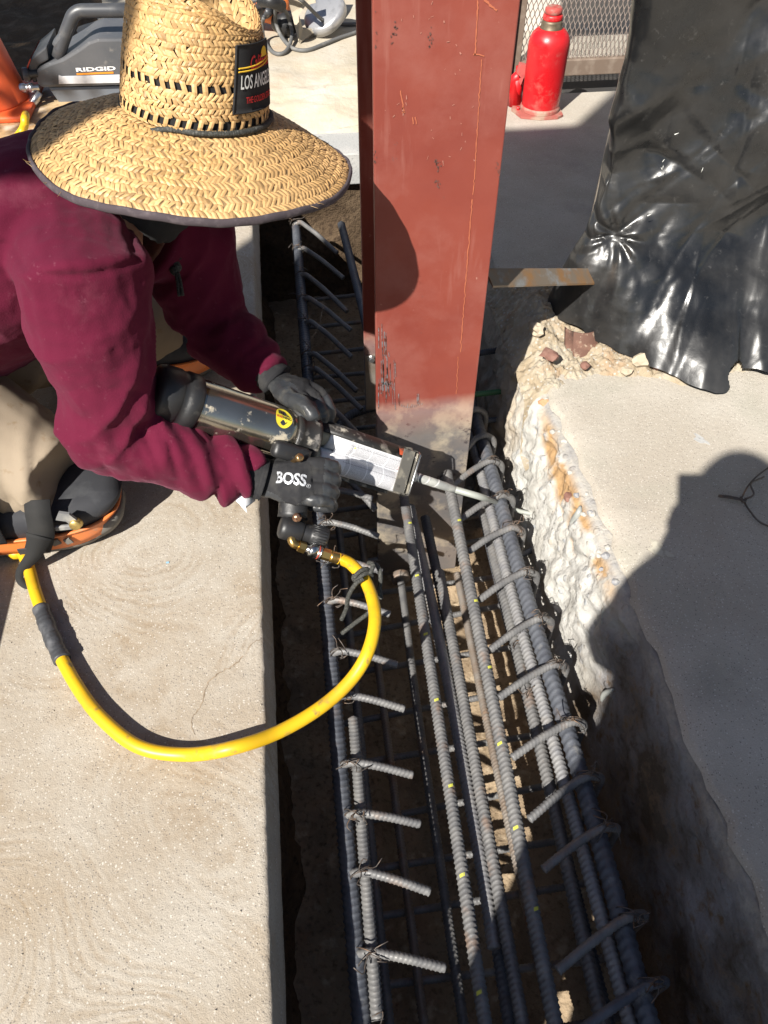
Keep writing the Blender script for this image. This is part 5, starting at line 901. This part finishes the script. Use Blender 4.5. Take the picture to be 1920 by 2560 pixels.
b = MB(); b.lathe([(w*js/2, jz(y)) for w, y in ((455, 1400), (464, 1385), (462, 1330), (440, 1300))], jo, (0, 0, 1), 36); P = [(x*js, y*js) for x, y in ((-330, 40), (-270, -190), (-60, -270), (150, -260), (225, -200), (250, 60), (220, 230), (0, 270), (-250, 240))]; b.prism(P, jo, (1, 0, 0), (0, 1, 0), V(0, 0, .009)); b.obj('base', mat('dusty_base', (.34, .10, .08), .7, 0, [(18, (.36, .25, .19), .45, .62)]), jk, False)
b = MB(); b.tube([jo+V(-.085, .07, .01), jo+V(-.088, .07, .12)], .022, 14); b.tube([jo+V(-.088, .07, .12), jo+V(-.088, .07, .15)], .013, 12); b.obj('pump_barrel', M_jack, jk, True)
lv0 = V(.945, 3.31, .0); lev = thing('lever_bracket', lv0, 'dark red folded lever bracket half hidden between the column and the bottle jack', 'lever'); 
b = MB(); q = [py(1063+x*.1823, y*.1823, 3.30) for x, y in ((330, 740), (405, 760), (400, 800), (325, 990), (312, 960), (330, 900), (290, 860))]; b.prism([(p[0], p[2]) for p in q], (0, 3.28, 0), (1, 0, 0), (0, 0, 1), V(0, .03, 0)); b.obj('lever_arm', mat('pink_red_enamel', (.45, .10, .09), .5, 0, [(20, (.3, .05, .05), .5, .7)]), lev)
b = MB(); b.tube([py(1063+300*.1823, 1400*.1823, 3.26)*V(1, 1, 0)+V(0, .06, .002), V(.955, 3.33, .10), py(1063+330*.1823, 880*.1823, 3.31)], [.03, .026, .02], 12); b.tube([py(1063+295*.1823, 1240*.1823, 3.27)-V(0, .02, 0), py(1063+292*.1823, 1310*.1823, 3.27)-V(0, .02, 0)], .006, 8); b.obj('lever_socket', M_jack, lev, True)
# ---------------------------------------------------------------- expanded-metal door and the wall behind
DY = 3.62; M_brown = mat('brown_enamel', (.17, .125, .095), .6, 0, [(20, (.24, .19, .15), .5, .7)]); M_mesh = mat('taupe_mesh', (.33, .27, .235), .55, .1, [(30, (.40, .34, .30), .5, .7)]); M_jamb = mat('maroon_jamb', (.065, .022, .020), .5, 0, [(20, (.1, .04, .035), .5, .7)])
door = thing('security_door', V(1.28, DY, -.08), 'expanded metal security door with brown bottom rail behind the red jack', 'door')
MB().box((1.30, DY, .035), (.5, .034, .066), None, .004).obj('bottom_rail', M_brown, door); MB().box((1.565, DY, 1.1), (.034, .034, 2.2), None, .004).obj('side_rail', M_brown, door); MB().box((1.035, DY, 1.1), (.034, .034, 2.2), None, .004).obj('side_rail', M_brown, door); MB().box((.985, DY+.01, 1.1), (.06, .09, 2.36), None, .004).obj('door_jamb', M_jamb, door)
b = MB(); dw, dh, x0, x1, zt0, zt1 = .0205, .052, 1.052, 1.55, .066, .60; nc = int((x1-x0)/dw)
for c in range(nc):
    for s in (0, 1):
        xc = x0+(c+.5)*dw; zsn = np.arange(zt0, zt1, dh/8); ph = (zsn-zt0)/dh*2*math.pi; xs = xc+(1 if s else -1)*dw*.25*(1-np.cos(ph))*.97*.5*2*.5 + (0 if s else 0); xs = xc+(dw*.48)*(1 if s else -1)*(.5-.5*np.cos(ph))
        w = .0021; v = []
        for i, (x, z) in enumerate(zip(xs, zsn)): v += [(x-w, DY-.004, z), (x+w, DY-.004+.0025, z), (x+w, DY+.002, z), (x-w, DY-.001, z)]
        m_ = len(zsn); b.add(v, [(4*i+j, 4*i+(j+1) % 4, 4*i+4+(j+1) % 4, 4*i+4+j) for i in range(m_-1) for j in range(4)])
b.obj('mesh_panel', M_mesh, door, kind='stuff')
MB().box((1.3, DY, 1.44), (.5, .02, 1.68)).obj('upper_panel', M_brown, door)
iw = MB().box((1.5, 4.3, 1.2), (1.6, .1, 2.6)).obj('pale_wall', mat('off_white_render', (.62, .58, .52), .8, 0, [(3, (.5, .45, .4), .4, .7)], [(60, .3, .003)])); tag(iw, 'pale rendered wall glimpsed through the mesh of the door', 'wall')
MB().box((1.5, 4.05, -.06), (1.6, .42, .1)).obj('inner_floor', M_slabR, kind='structure')
# ---------------------------------------------------------------- angle iron reaching under the plastic
ai = MB(); L0, L1 = py(1040, 592, 1.50), py(1262, 590, 1.73); ax = nrm(L1-L0); pr = [(-.040, -.012), (-.014, .014), (-.009, .018), (-.003, .015), (.034, -.010), (.034, -.015), (-.008, .008), (-.040, -.017)]
ai.prism([(a, c) for a, c in pr], L0, np.cross((0, 0, 1), ax), (0, 0, 1), L1-L0); tag(ai.obj('angle_iron', mat('streaked_angle', (.25, .20, .15), .55, .5, [(14, (.34, .19, .085), .45, .62), (22, (.30, .30, .29), .55, .7)])), 'rust streaked steel angle bridging from the column to the black plastic', 'steel angle')
# ================================================================== plastic-wrapped pier and the rubble at its foot
M_pier = mat('rendered_pier', (.40, .34, .27), .9, 0, [(6, (.5, .44, .36), .45, .65)], [(60, .4, .004)])
tag(MB().box((1.44, 1.905, .98), (1.22, .16, 1.98), None, .02).obj('pier', M_pier), 'rendered pier wrapped in the black plastic sheet', 'pier')
def plastic_mat():
    t = NT('black_polythene'); d = t.ramp(t.noise(3.2, 6, .65), .42, .68); sc = t.ramp(t.noise(40, 5, .75), .60, .72); c = t.mix(d, (.008, .0084, .0092), (.030, .029, .028)); c = t.mix(t.math('MULTIPLY', sc, .25), c, (.16, .155, .15))
    cr = t.bump(t.vor(12, feature='DISTANCE_TO_EDGE'), .30, .006); cr = t.bump(t.noise(22, 5, .65), .10, .008, cr); cr = t.bump(t.noise(140, 3, .6), .08, .001, cr)
    return t.out(c, t.math('ADD', t.math('MULTIPLY', d, .18), .27), 0, cr, Specular_IOR_Level=.62, Coat_Weight=.1, Coat_Roughness=.1)
M_poly = plastic_mat()
def plastic():
    nu, nv = 210, 230; ZT = 1.7
    hem = np.array([(.80, 1.87), (.77, 1.86), (.725, 1.85), (.685, 1.82), (.695, 1.765), (.73, 1.715), (.835, 1.585), (.93, 1.485), (1.00, 1.425), (1.055, 1.42), (1.10, 1.455), (1.125, 1.485), (1.20, 1.462), (1.30, 1.47), (1.5, 1.5), (2.1, 1.52)])
    topc = np.array([(.81, 1.86), (.795, 1.845), (.778, 1.825), (.762, 1.795), (.754, 1.768), (.768, 1.752), (.85, 1.748), (.97, 1.746), (1.03, 1.744), (1.08, 1.742), (1.13, 1.742), (1.18, 1.741), (1.26, 1.74), (1.38, 1.738), (1.56, 1.736), (2.1, 1.73)])
    H, T = spline(hem, nu), spline(topc, nu); z = np.concatenate([np.linspace(0, .5, 130), np.linspace(.5, ZT, nv-129)[1:]]); n = len(z)
    zh = .030+.008*np.sin(np.arange(nu)*.09)+.010*fbm(np.stack([H[:, 0], H[:, 1], 0*H[:, 0]], 1), 14, 3, 95); zh = np.where(H[:, 0] < .76, zh+.02, zh)
    v = np.zeros((n, nu, 3))
    for k in range(n):
        f = np.clip((z[k])/.36, 0, 1); w = (1-f)**1.7; w = w*(1+.25*math.sin(f*math.pi)); w = min(w, 1)
        v[k, :, :2] = T*(1-w)+H*w; v[k, :, 2] = zh*(1-f)+(z[k])*f if z[k] < .36 else z[k]
        if z[k] < .36: v[k, :, 2] = zh+(.36-zh)*f
    v = v.reshape(-1, 3); P = v.copy()
    out = np.stack([-np.ones(len(v))*.25, -np.ones(len(v)), 0.25*np.ones(len(v))], 1); side = np.clip((.775-P[:, 0])/.03, 0, 1)[:, None]; out = out*(1-side)+V(-1, -.25, .1)*side; out /= np.linalg.norm(out, axis=1)[:, None]
    # hanging folds falling from the upper right, cross folds, crumple
    a = P@nrm(V(.75, 0, .66)); c = P@nrm(V(-.66, 0, .75)); Q = np.stack([a*2.2, P[:, 1]*2, c*8], 1); low = np.clip(P[:, 2]/.25, .35, 1)
    F1_ = vnoise(Q*V(1, .6, .62), 3); F2_ = vnoise(Q*V(1.5, 1, 1.3)+5, 4); F3_ = vnoise(np.stack([(P@nrm(V(.85, 0, .5)))*1.3, P[:, 1], (P@nrm(V(-.5, 0, .85)))*6.5], 1)+9, 12); d = .034*np.sign(F1_)*np.abs(F1_)**.8+.016*(1-2*np.abs(F3_))+.011*(1-2*np.abs(F2_))+.006*ridge(P, 6, 1, 96); d = d*(1+.9*np.clip((P[:, 2]-.3)/.25, 0, 1))+.0016*ridge(P, 19, 2, 97)
    d += .016*np.exp(-((P[:, 2]-.21+.10*(P[:, 0]-.9))/.035)**2)*np.clip((P[:, 0]-.85)/.2, 0, 1)-.016*np.exp(-((P[:, 2]-.165+.10*(P[:, 0]-.9))/.022)**2)*np.clip((P[:, 0]-.9)/.2, 0, 1)
    d = np.clip(d*.55, -.03, .08); S2 = np.stack([P[:, 0]-P[:, 1]*.5, P[:, 2]+.8*np.clip(.2-P[:, 2], 0, 1)], 1)
    for q in range(270):                      # sharp creases of all lengths, most of them slanting
        c = np.array([rng.uniform(-.15, .75), rng.uniform(0, 1.0)]); a = rng.choice([.75, .6, -.5, -.9, 1.5, .1])+rng.normal(0, .35); u = np.array([math.cos(a), math.sin(a)]); e = S2-c; tt_ = e@np.array([-u[1], u[0]])+.12*(e@u)**2*rng.normal(0, 1); L = rng.uniform(.03, .16); w = rng.uniform(.006, .022)
        d += rng.choice([-1, 1])*rng.uniform(.22, .55)*w*np.exp(-np.abs(tt_)/w)*np.exp(-((e@u)/L)**2)
    # the sheet is nailed to the corner: creases run out of that point
    S0 = V(.812, 1.735, .29); r = P-S0; rr = np.linalg.norm(r*V(1, .7, 1), axis=1); an = np.arctan2(r[:, 2], r[:, 0]+.5*(-r[:, 1])); st = np.abs(np.sin(an*3.5+.9*np.sin(an*2+1)))+.4*vnoise(np.stack([an*4, rr*6, 0*an], 1), 8); fall = np.exp(-(rr/.10)**1.4)
    d += fall*(.020*(st-.6))*np.clip(rr/.03, 0, 1) - .020*np.exp(-(rr/.03)**2)
    v = P+out*np.maximum(d, -.036)[:, None]; v[:, 2] = np.maximum(v[:, 2], .012+.5*np.clip(-(v[:, 2]-.012), 0, .02))
    f = [(i*nu+j, i*nu+j+1, (i+1)*nu+j+1, (i+1)*nu+j) for i in range(n-1) for j in range(nu-1)]
    hole = np.zeros(len(f), bool); c = np.array([v[list(q)].mean(0) for q in f])
    cut = (np.linalg.norm((c-V(1.10, 1.47, .03))*V(1, .6, 1), axis=1) < .035)
    o = mesh_obj('plastic_sheet', v, [q for q, k in zip(f, cut) if not k], M_poly, None, True); return o
pls = tag(plastic(), 'creased black plastic sheeting wrapped round the pier, ragged hem over the rubble', 'plastic sheet')
for x, y in ((1262, 62), (1430, 344), (1425, 358), (1455, 288), (1395, 462), (1352, 515), (1515, 362)):
    p = py(x, y, 1.715)+V(0, -.01, 0); MB().tube([p, p+V(rng.normal(0, .004), -.003, rng.normal(0, .004)), p+V(rng.normal(.003, .004), -.003, .006)], [.0006, .0014, .0004], 5, True, sc=(1, .5)).obj('torn_fleck', M_white, pls, True)
def rubble():
    X, Y = np.meshgrid(np.linspace(.56, 1.25, 210), np.linspace(1.40, 2.0, 190)); v = np.stack([X.ravel(), Y.ravel(), 0*X.ravel()], 1)
    lp = np.array([pz(x, y, 0) for x, y in ((1080, 905), (1150, 872), (1225, 850), (1340, 828), (1420, 834), (1500, 846), (1600, 812), (1659, 815))]); line_ = np.interp(v[:, 0], lp[:, 0], lp[:, 1])+.018*fbm(v, 14, 3, 98)
    m = np.clip((v[:, 1]-line_)/.07, 0, 1); m = m*m*(3-2*m); pk = np.exp(-(((v[:, 0]-.665)/.07)**2+((v[:, 1]-1.80)/.09)**2))*.055+np.exp(-(((v[:, 0]-.84)/.06)**2+((v[:, 1]-1.66)/.04)**2))*.02
    z = m*(.020+pk+ridge(v, 13, 3, 102)*.006+fbm(v, 24, 4, 103, .7)*.011+ridge(v, 70, 2, 104)*.004)-.010; v[:, 2] = z; v[:, 2] = np.where(v[:, 0] < .64, v[:, 2]-.7*np.clip(.62-v[:, 0], 0, 1)-.14*np.clip(1-m*1.6, 0, 1), v[:, 2])
    t = NT('crushed_concrete'); c = t.mix(t.ramp(t.noise(18, 5), .38, .62), (.34, .275, .19), (.41, .36, .28)); c = t.mix(t.ramp(t.noise(8, 5, .65), .58, .7), c, (.34, .23, .14)); c = t.mix(t.ramp(t.vor(75), .3, .15), c, (.44, .41, .36)); M = t.out(c, .95, 0, t.bump(t.noise(120, 5, .7), .9, .006), Specular_IOR_Level=.15)
    o = mesh_obj('rubble', v, [(i*210+j, i*210+j+1, i*210+j+211, i*210+j+210) for i in range(189) for j in range(209)], M, None, True); tag(o, 'crushed tan concrete heaped along the hem of the plastic', 'rubble', None, 'stuff'); return M
M_rub = rubble()
def stone(c, r, m, label=None, group='broken stones at the foot of the wrapped pier', seed=0, name='stone', par=None, sq=(1, 1, .7)):
    bm = bmesh.new(); bmesh.ops.create_icosphere(bm, subdivisions=2, radius=1); v = np.array([q.co[:] for q in bm.verts]); f = [[q.index for q in p.verts] for p in bm.faces]; bm.free()
    v = v*(1+.35*fbm(v+seed*3.1, 1.3, 3, seed))[:, None]*V(*sq)*r; R = np.array(Matrix.Rotation(seed*1.7, 3, 'Z')); o = mesh_obj(name, v@R.T+np.asarray(c), f, m, par, False)
    if par is None: tag(o, label, 'stone', group)
    return o
M_st = [mat('buff_stone', (.45, .38, .28), .9, 0, [(30, (.34, .27, .19), .5, .7)]), mat('red_stone', (.20, .10, .075), .85, 0, [(30, (.28, .17, .13), .5, .7)]), mat('grey_stone', (.26, .26, .27), .9, 0, [(40, (.36, .35, .33), .5, .7)]), mat('pale_stone', (.42, .40, .36), .9, 0, [(40, (.34, .32, .29), .5, .7)])]
for i, (x, y, z, r, k, l, sq) in enumerate([(1186, 765, .05, .021, 1, 'dark red stone set in the crushed concrete left of the plastic hem', (1, 1.1, .5)), (1392, 775, .035, .028, 0, 'pale angular block under the plastic hem, right of the rusty plate', (1.5, .8, .6)), (1352, 800, .02, .016, 0, 'small buff stone in front of the pale angular block', (1, 1, .7)), (1160, 712, .05, .02, 0, 'buff lump at the top corner of the broken trench edge', (1, 1, .9)), (1262, 790, .03, .013, 1, 'small reddish stone below the rusty plate', (1, 1, .7)), (1418, 790, .02, .012, 1, 'thin rusty chip standing by the pale angular block', (.4, .8, 1.2))]): stone(pz(x, y, z), r, M_st[k], l, None, i+1, sq=sq)
q = pz(1268, 768, .012); rp = MB(); a = np.radians(np.linspace(-75, 55, 12)); v = []
for h in (0, .075):
    for e in (0, .006): v += [q+V(.052*math.sin(t)+.02*h, -.05*math.cos(t)+.045+.6*h, -.03+h)*(1-e*6) for t in a]
n = 12; rp.add(v, [(i, i+1, 2*n+i+1, 2*n+i) for i in range(n-1)]+[(n+i+1, n+i, 3*n+i, 3*n+i+1) for i in range(n-1)]+[(2*n+i, 2*n+i+1, 3*n+i+1, 3*n+i) for i in range(n-1)]+[(0, 2*n, 3*n, n), (n-1, 2*n-1, 4*n-1, 3*n-1)])
tag(rp.obj('rusty_plate', mat('rusted_plate', (.12, .06, .042), .85, 0, [(25, (.19, .10, .07), .5, .68), (60, (.33, .25, .18), .56, .70)], [(90, .4, .003)]), None, True), 'curved rusty steel plate sticking out of the rubble under the plastic hem', 'steel plate')
# chips on the broken wall, and odds and ends lying on the slabs
def onwall(x, y): 
    for X in np.linspace(.50, .63, 60):
        p = px(x, y, X); w = wprof(p[1]); xs = [a for a, _ in w]; zs = [c for _, c in w]
        if p[2] <= np.interp(X, xs[::-1], zs[::-1]): return p
    return px(x, y, .6)
wl = bpy.data.objects['right_trench_wall']
for i in range(40):
    y = rng.uniform(.86, 1.75); w = wprof(y); k = rng.integers(14, 44); stone(V(w[k][0]-.004, y, w[k][1]), rng.uniform(.004, .009), M_st[rng.choice([3, 2, 3])], None, None, i+20, 'aggregate', wl, (1, 1, .8))
stone(onwall(1236, 1078), .020, M_st[1], None, None, 91, 'aggregate', wl, (.8, 1.2, .6)); stone(onwall(1178, 870), .016, mat('orange_chip', (.45, .24, .13), .9), None, None, 92, 'aggregate', wl, (1.2, .8, .6))
b = MB(); q = pz(1604, 1078, .004); tw = lambda P, r=.0021: b.tube(spline([pz(x, y, h) for x, y, h in P], 24), r, 6)
tw([(1552, 1070, .006), (1575, 1072, .010), (1600, 1078, .012), (1612, 1084, .010)]); tw([(1552, 1072, .004), (1580, 1076, .012), (1606, 1081, .010)]); tw([(1602, 1076, .010), (1616, 1050, .03), (1640, 1025, .02), (1690, 990, .006)]); tw([(1606, 1080, .010), (1628, 1068, .03), (1622, 1045, .035), (1650, 1030, .01)]); tw([(1606, 1082, .008), (1620, 1104, .012), (1645, 1130, .008), (1700, 1150, .005)]); tw([(1600, 1074, .012), (1607, 1084, .016), (1612, 1077, .012), (1603, 1084, .010)], .0028)
tag(b.obj('wire_scrap', M_wire, None, True), 'twisted scrap of dark tie wire on the right slab at the picture edge', 'wire')
bl = bpy.data.objects['right_slab']
def fleck(x, y, r, m, name, par): 
    c = pz(x, y, .0); k = np.linspace(0, 2*math.pi, 15)[:-1]; rr = r*(1+.3*np.sin(k*3+x)+.2*np.sin(k*5+y)); return MB().prism([(a*.8, b_*1.4) for a, b_ in zip(rr*np.cos(k), rr*np.sin(k))], c+V(0, 0, .0008), nrm(V(.8, .4, 0)), nrm(V(-.4, .8, 0)), V(0, 0, .0008)).obj(name, m, par)
fleck(1513, 950, .014, M_grey, 'mortar_spot', bl); fleck(1425, 1188, .020, mat('pale_mortar', (.45, .42, .34), .9, 0, [(60, (.35, .32, .26), .5, .6)]), 'mortar_spot', bl)
g = MB()
for k in range(110):
    a = rng.random(); x, y = (rng.uniform(-.75, -.15), rng.uniform(.15, 2.2)) if a < .35 else ((-.14-abs(rng.normal(0, .03)), rng.uniform(.15, 2.6)) if a < .6 else (rng.uniform(.64, 1.2), rng.uniform(.3, 1.75)**1.0)); r = rng.uniform(.0008, .0020)
    bm = bmesh.new(); bmesh.ops.create_icosphere(bm, subdivisions=1, radius=1); g.add([np.array(q.co)*r*rng.uniform(.6, 1.3, 3)+V(x, y, r*.4) for q in bm.verts], [[q.index for q in p.verts] for p in bm.faces]); bm.free()
tag(g.obj('grit', mat('pale_grit', (.36, .32, .26), .9)), 'fine grit and crumbs scattered over both slabs', 'grit', None, 'stuff')
MB().box(pz(362, 1215, .001), (.006, .004, .0012)).obj('blue_fleck', mat('blue_scrap', (.25, .45, .6), .6), bpy.data.objects['left_slab'])
M_drip = mat('grey_epoxy', (.30, .31, .29), .35)
for P, r in (([(1262, 1095), (1258, 1110), (1247, 1128), (1243, 1142)], .0085), ([(1320, 1305), (1315, 1322), (1312, 1340), (1310, 1352)], .006), ([(1333, 1490), (1315, 1500), (1308, 1515)], .007)):
    pts = spline([onwall(x, y)+V(-.010, 0, .004) for x, y in P], 12); MB().tube(pts, r*np.sin(np.linspace(.4, 2.7, 12)), 8).obj('epoxy_smear', M_drip, wl, True)
tag(MB().tube(spline([pz(340, 770, .01), pd(560, 862, 1.85), pd(602, 893, 1.9), pd(640, 905, 1.92)], 20) if 0 else spline([V(-.15, 1.60, .004), V(-.11, 1.66, .014), V(-.07, 1.66, .010), V(-.04, 1.60, -.006)], 16), np.interp(np.linspace(0, 1, 16), [0, .5, 1], [.004, .0035, .001]), 6).obj('dry_twig', mat('dry_twig', (.16, .08, .035), .8), None, True), 'dry brown twig over the slab edge beyond the far glove', 'twig')
# ================================================================== unseen shade casters: a made-up panel and crate, and the tree
def pqboard(P, Y0, th_, name, m):
    v = [V(p+.78*Y0, Y0, q-1.147*Y0) for p, q in P]; return MB().prism([(a[0], a[2]) for a in v], (0, Y0, 0), (1, 0, 0), (0, 0, 1), V(0, -th_, 0)).obj(name, m)
M_ply = mat('grey_plywood', (.30, .24, .17), .85, 0, [(8, (.36, .30, .22), .45, .65)])
aw = thing('blocker_panel', V(-2.36, -.63, 0), 'plywood hoarding panel on two posts outside the picture, made up to cast shade', 'blocker')  # made-up panel, its outline shaped to cast the shade wanted
o = pqboard([(-2.0, 2.12), (-1.6, 2.18), (-1.468, 2.21), (-1.358, 2.219), (-1.33, 2.252), (-1.311, 2.308), (-1.239, 2.392), (-1.20, 2.44), (-1.185, 2.55), (-1.16, 2.578), (-.98, 2.60), (-.98, 4.3), (-1.232, 4.3), (-1.252, 3.552), (-2.0, 3.548)], -.6, .03, 'panel', M_ply); o.parent = aw; o.matrix_parent_inverse = PINV[aw.name]
for x in (-2.44, -2.36): MB().box((x, -.66, 1.95), (.05, .05, 3.9)).obj('post', M_ply, aw)
crate = thing('shadow_crate', V(-1.1, .7, 0), 'made-up timber crate just outside the picture, added to shade the left slab', 'crate')  # unseen crate added for its shadow edge on the left slab
for k in range(3):
    MB().box((-.835, .72, .045+k*.09), (.02, .66, .082), None, .002).obj('side_board', M_ply, crate); MB().box((-1.365, .72, .045+k*.09), (.02, .66, .082), None, .002).obj('side_board', M_ply, crate)
    for y in (.38, 1.06): MB().box((-1.1, y, .045+k*.09), (.55, .02, .082), None, .002).obj('end_board', M_ply, crate)
MB().box((-1.1, .72, .012), (.5, .64, .02)).obj('bottom_board', M_ply, crate)
tree = thing('tree', V(-3.55, 1.45, 0), 'leafy tree left of the picture shading the planting bed', 'tree'); M_bark = mat('bark', (.10, .075, .05), .9, 0, [], [(40, .6, .01)]); M_leaf = mat('leaf', (.06, .10, .03), .6)
b = MB(); b.tube(spline([V(-3.55, 1.45, -.01), V(-3.5, 1.45, 1.0), V(-3.45, 1.48, 2.0), V(-3.4, 1.5, 3.0)], 12), np.linspace(.11, .04, 12), 10)
for k in range(9): a = rng.uniform(0, 6.28); z = rng.uniform(1.7, 2.6); b.tube(spline([V(-3.48, 1.47, z), V(-3.46+.4*math.cos(a), 1.48+.4*math.sin(a), z+.3), V(-3.44+.85*math.cos(a), 1.5+.8*math.sin(a), z+.5)], 8), np.linspace(.035, .008, 8), 6)
b.obj('trunk', M_bark, tree, True); n = 5200; c = rng.normal(0, 1, (n, 3)); c /= np.linalg.norm(c, axis=1)[:, None]; c = c*rng.uniform(.35, 1, (n, 1))**.5*V(.95, .95, .85)*(1+.3*fbm(c*2, 1.5, 2, 7))[:, None]+V(-3.55, 1.45, 2.85)
a = rng.normal(0, 1, (n, 3)); a /= np.linalg.norm(a, axis=1)[:, None]; d = np.cross(a, rng.normal(0, 1, (n, 3))); d /= np.linalg.norm(d, axis=1)[:, None]; L = rng.uniform(.05, .09, (n, 1))
mesh_obj('crown', np.stack([c-a*L, c+d*L*.45, c+a*L, c-d*L*.45], 1).reshape(-1, 3), [(4*i, 4*i+1, 4*i+2, 4*i+3) for i in range(n)], M_leaf, tree, kind='stuff')
# ---------------------------------------------------------------- the photographer, whose shadow lies over the lower right
def photographer():
    s = 1.0; B = V(-.285, -.66, 0); fd = nrm(V(.12, 1, 0)); sd = V(fd[1], -fd[0], 0); L = lambda f, r, z: B+fd*f+sd*r+V(0, 0, z)
    b = MB(); hd = L(.02, -.10, 1.93); a = np.linspace(-1, 1, 13); b.tube([hd+V(0, 0, x*.15) for x in a], [.002+.10*math.sqrt(max(0, 1-x*x)) for x in a], 18, True, sc=(1.12, .88), upv=fd)
    b.tube([hd+fd*.05-V(0, 0, .06), hd+fd*.07-V(0, 0, .125)], [.065, .045], 12); b.tube([hd+fd*.10, hd+fd*.135-V(0, 0, .035), hd+fd*.11-V(0, 0, .05)], [.01, .018, .012], 8)
    for k in (-1, 1): b.tube([hd+sd*k*.088+V(0, 0, .02), hd+sd*k*.102-fd*.01, hd+sd*k*.088-V(0, 0, .04)], [.01, .02, .01], 8)
    b.tube([hd-V(0, 0, .06), hd*.5+L(0, -.02, 1.70)*.5, L(0, -.02, 1.66)], [.07, .08, .12], 12); b.tube([L(0, 0, 1.02), L(0, 0, 1.2), L(.01, 0, 1.5), L(0, 0, 1.66), L(0, 0, 1.72)], [.17, .155, .18, .16, .09], 18, True, sc=(.62, 1.08), upv=fd)
    arms = {1: (L(0, .20, 1.64), L(.20, .27, 1.34), V(.055, -.075, 1.20)), -1: (L(0, -.17, 1.70), L(.18, -.13, 1.32), V(-.05, -.075, 1.17))}
    for k, (S, E, Wr) in arms.items(): b.tube([L(0, .1*k, 1.64), S, E], [.075, .062, .05], 12); b.tube([E, Wr], [.05, .032], 12)
    for k in (-1, 1): b.tube([L(0, .1*k, 1.04), L(.02, .11*k, .58), L(-.01, .12*k, .10)], [.115, .075, .05], 14); b.tube([L(-.05, .12*k, .05), L(.08, .13*k, .045), L(.19, .14*k, .03)], [.05, .05, .03], 12)
    me = blob(b, .011, 3); p = link('person', me, M_skin, None, True); tag(p, 'photographer standing on the near slab in blue shirt holding a phone out', 'person')
    b = MB(); b.tube([L(0, 0, 1.0), L(0, 0, 1.2), L(.01, 0, 1.5), L(0, 0, 1.66), L(0, 0, 1.71)], [.195, .18, .20, .19, .13], 18, True, sc=(.66, 1.08), upv=fd)
    for k, (S, E, Wr) in arms.items(): b.tube([L(0, .1*k, 1.63), S, E], [.095, .088, .072], 12); b.tube([E, E*.25+Wr*.75], [.07, .05], 12)
    me = blob(b, .011, 4); v = mverts(me); setv(me, v+mnorms(me)*(fbm(v, 9, 3, 5)*.008)[:, None]); link('shirt', me, mat('blue_work_shirt', (.06, .09, .17), .9), p, True)
    b = MB(); b.tube([L(0, 0, 1.08), L(0, 0, .92)], [.20, .205], 16, True, sc=(.7, 1.05), upv=fd)
    for k in (-1, 1): b.tube([L(0, .1*k, 1.0), L(.02, .115*k, .58), L(-.01, .125*k, .11)], [.125, .095, .078], 14)
    me = blob(b, .011, 4); link('trousers', me, mat('dark_jeans', (.035, .045, .07), .9), p, True)
    for k in (-1, 1):
        b = MB(); b.tube([L(-.09, .125*k, .055), L(.0, .125*k, .07), L(.10, .135*k, .055), L(.20, .14*k, .035)], [.045, .06, .055, .034], 14); b.tube([L(0, .125*k, .06), L(-.01, .125*k, .15)], [.058, .06], 12); link('boot', blob(b, .008, 3), mat('tan_boot', (.16, .10, .05), .7), p, True)
    b = MB(); b.tube([hd-fd*.015+V(0, 0, .02+x*.14) for x in a], [.002+.106*math.sqrt(max(0, 1-x*x)) for x in a], 16, True, sc=(1.08, .95), upv=fd); link('hair', blob(b, .01, 3), M_hair, p, True)
    b = MB(); b.box(L(.0, .36, .80), (.13, .26, .40), np.stack([sd, fd, zz], 1), .03); b.box(L(.0, .30, 1.03), (.04, .20, .10), np.stack([sd, fd, zz], 1), .01); b.box(L(0, .27, .55), (.10, .2, .30), np.stack([sd, fd, zz], 1), .03); tag(b.obj('shadow_pouch', mat('tan_leather', (.2, .12, .06), .7)), 'made-up hip pouch added to widen the shadow of the photographer', 'tool pouch')  # pouch boxes added to widen the body's shadow on the right
    # hands: fingers round the phone's edges
    PR, PU, PF = rt, nrm(up), nrm(fw); pc = CAM-PF*.010-PU*.075-PR*.012
    ph = thing('phone', pc, 'phone held out by the photographer', 'phone'); b = MB(); b.box(pc, (.092, .19, .010), np.stack([PR, PU, PF], 1), .004); b.obj('phone_body', mat('phone_glass', (.02, .02, .022), .15), ph, True)
    for k, (S, E, Wr) in arms.items():
        b = MB(); ed = pc+PR*.046*k; palm = ed-PF*.035-PU*(.05 if k < 0 else .045)+PR*.022*k; b.tube([Wr, Wr*.4+palm*.6, palm], [.034, .038, .034], 12, True, sc=(1, .6))
        for j in range(4): q = ed-PU*(.015+.022*j)+PU*(.0 if k < 0 else -.01); b.tube(spline([palm+PU*(.03-.02*j), q-PF*.02+PR*.016*k, q+PF*.004+PR*.013*k, q+PF*.012-PR*.010*k], 10), np.linspace(.012, .008, 10), 8)
        b.tube(spline([palm+PU*.02, ed-PF*.02+PU*.012+PR*.008*k, ed-PF*.018-PR*.02*k+PU*.03], 8), np.linspace(.015, .010, 8), 8); link('hand', blob(b, .004, 3), M_skin, p, True)
photographer()
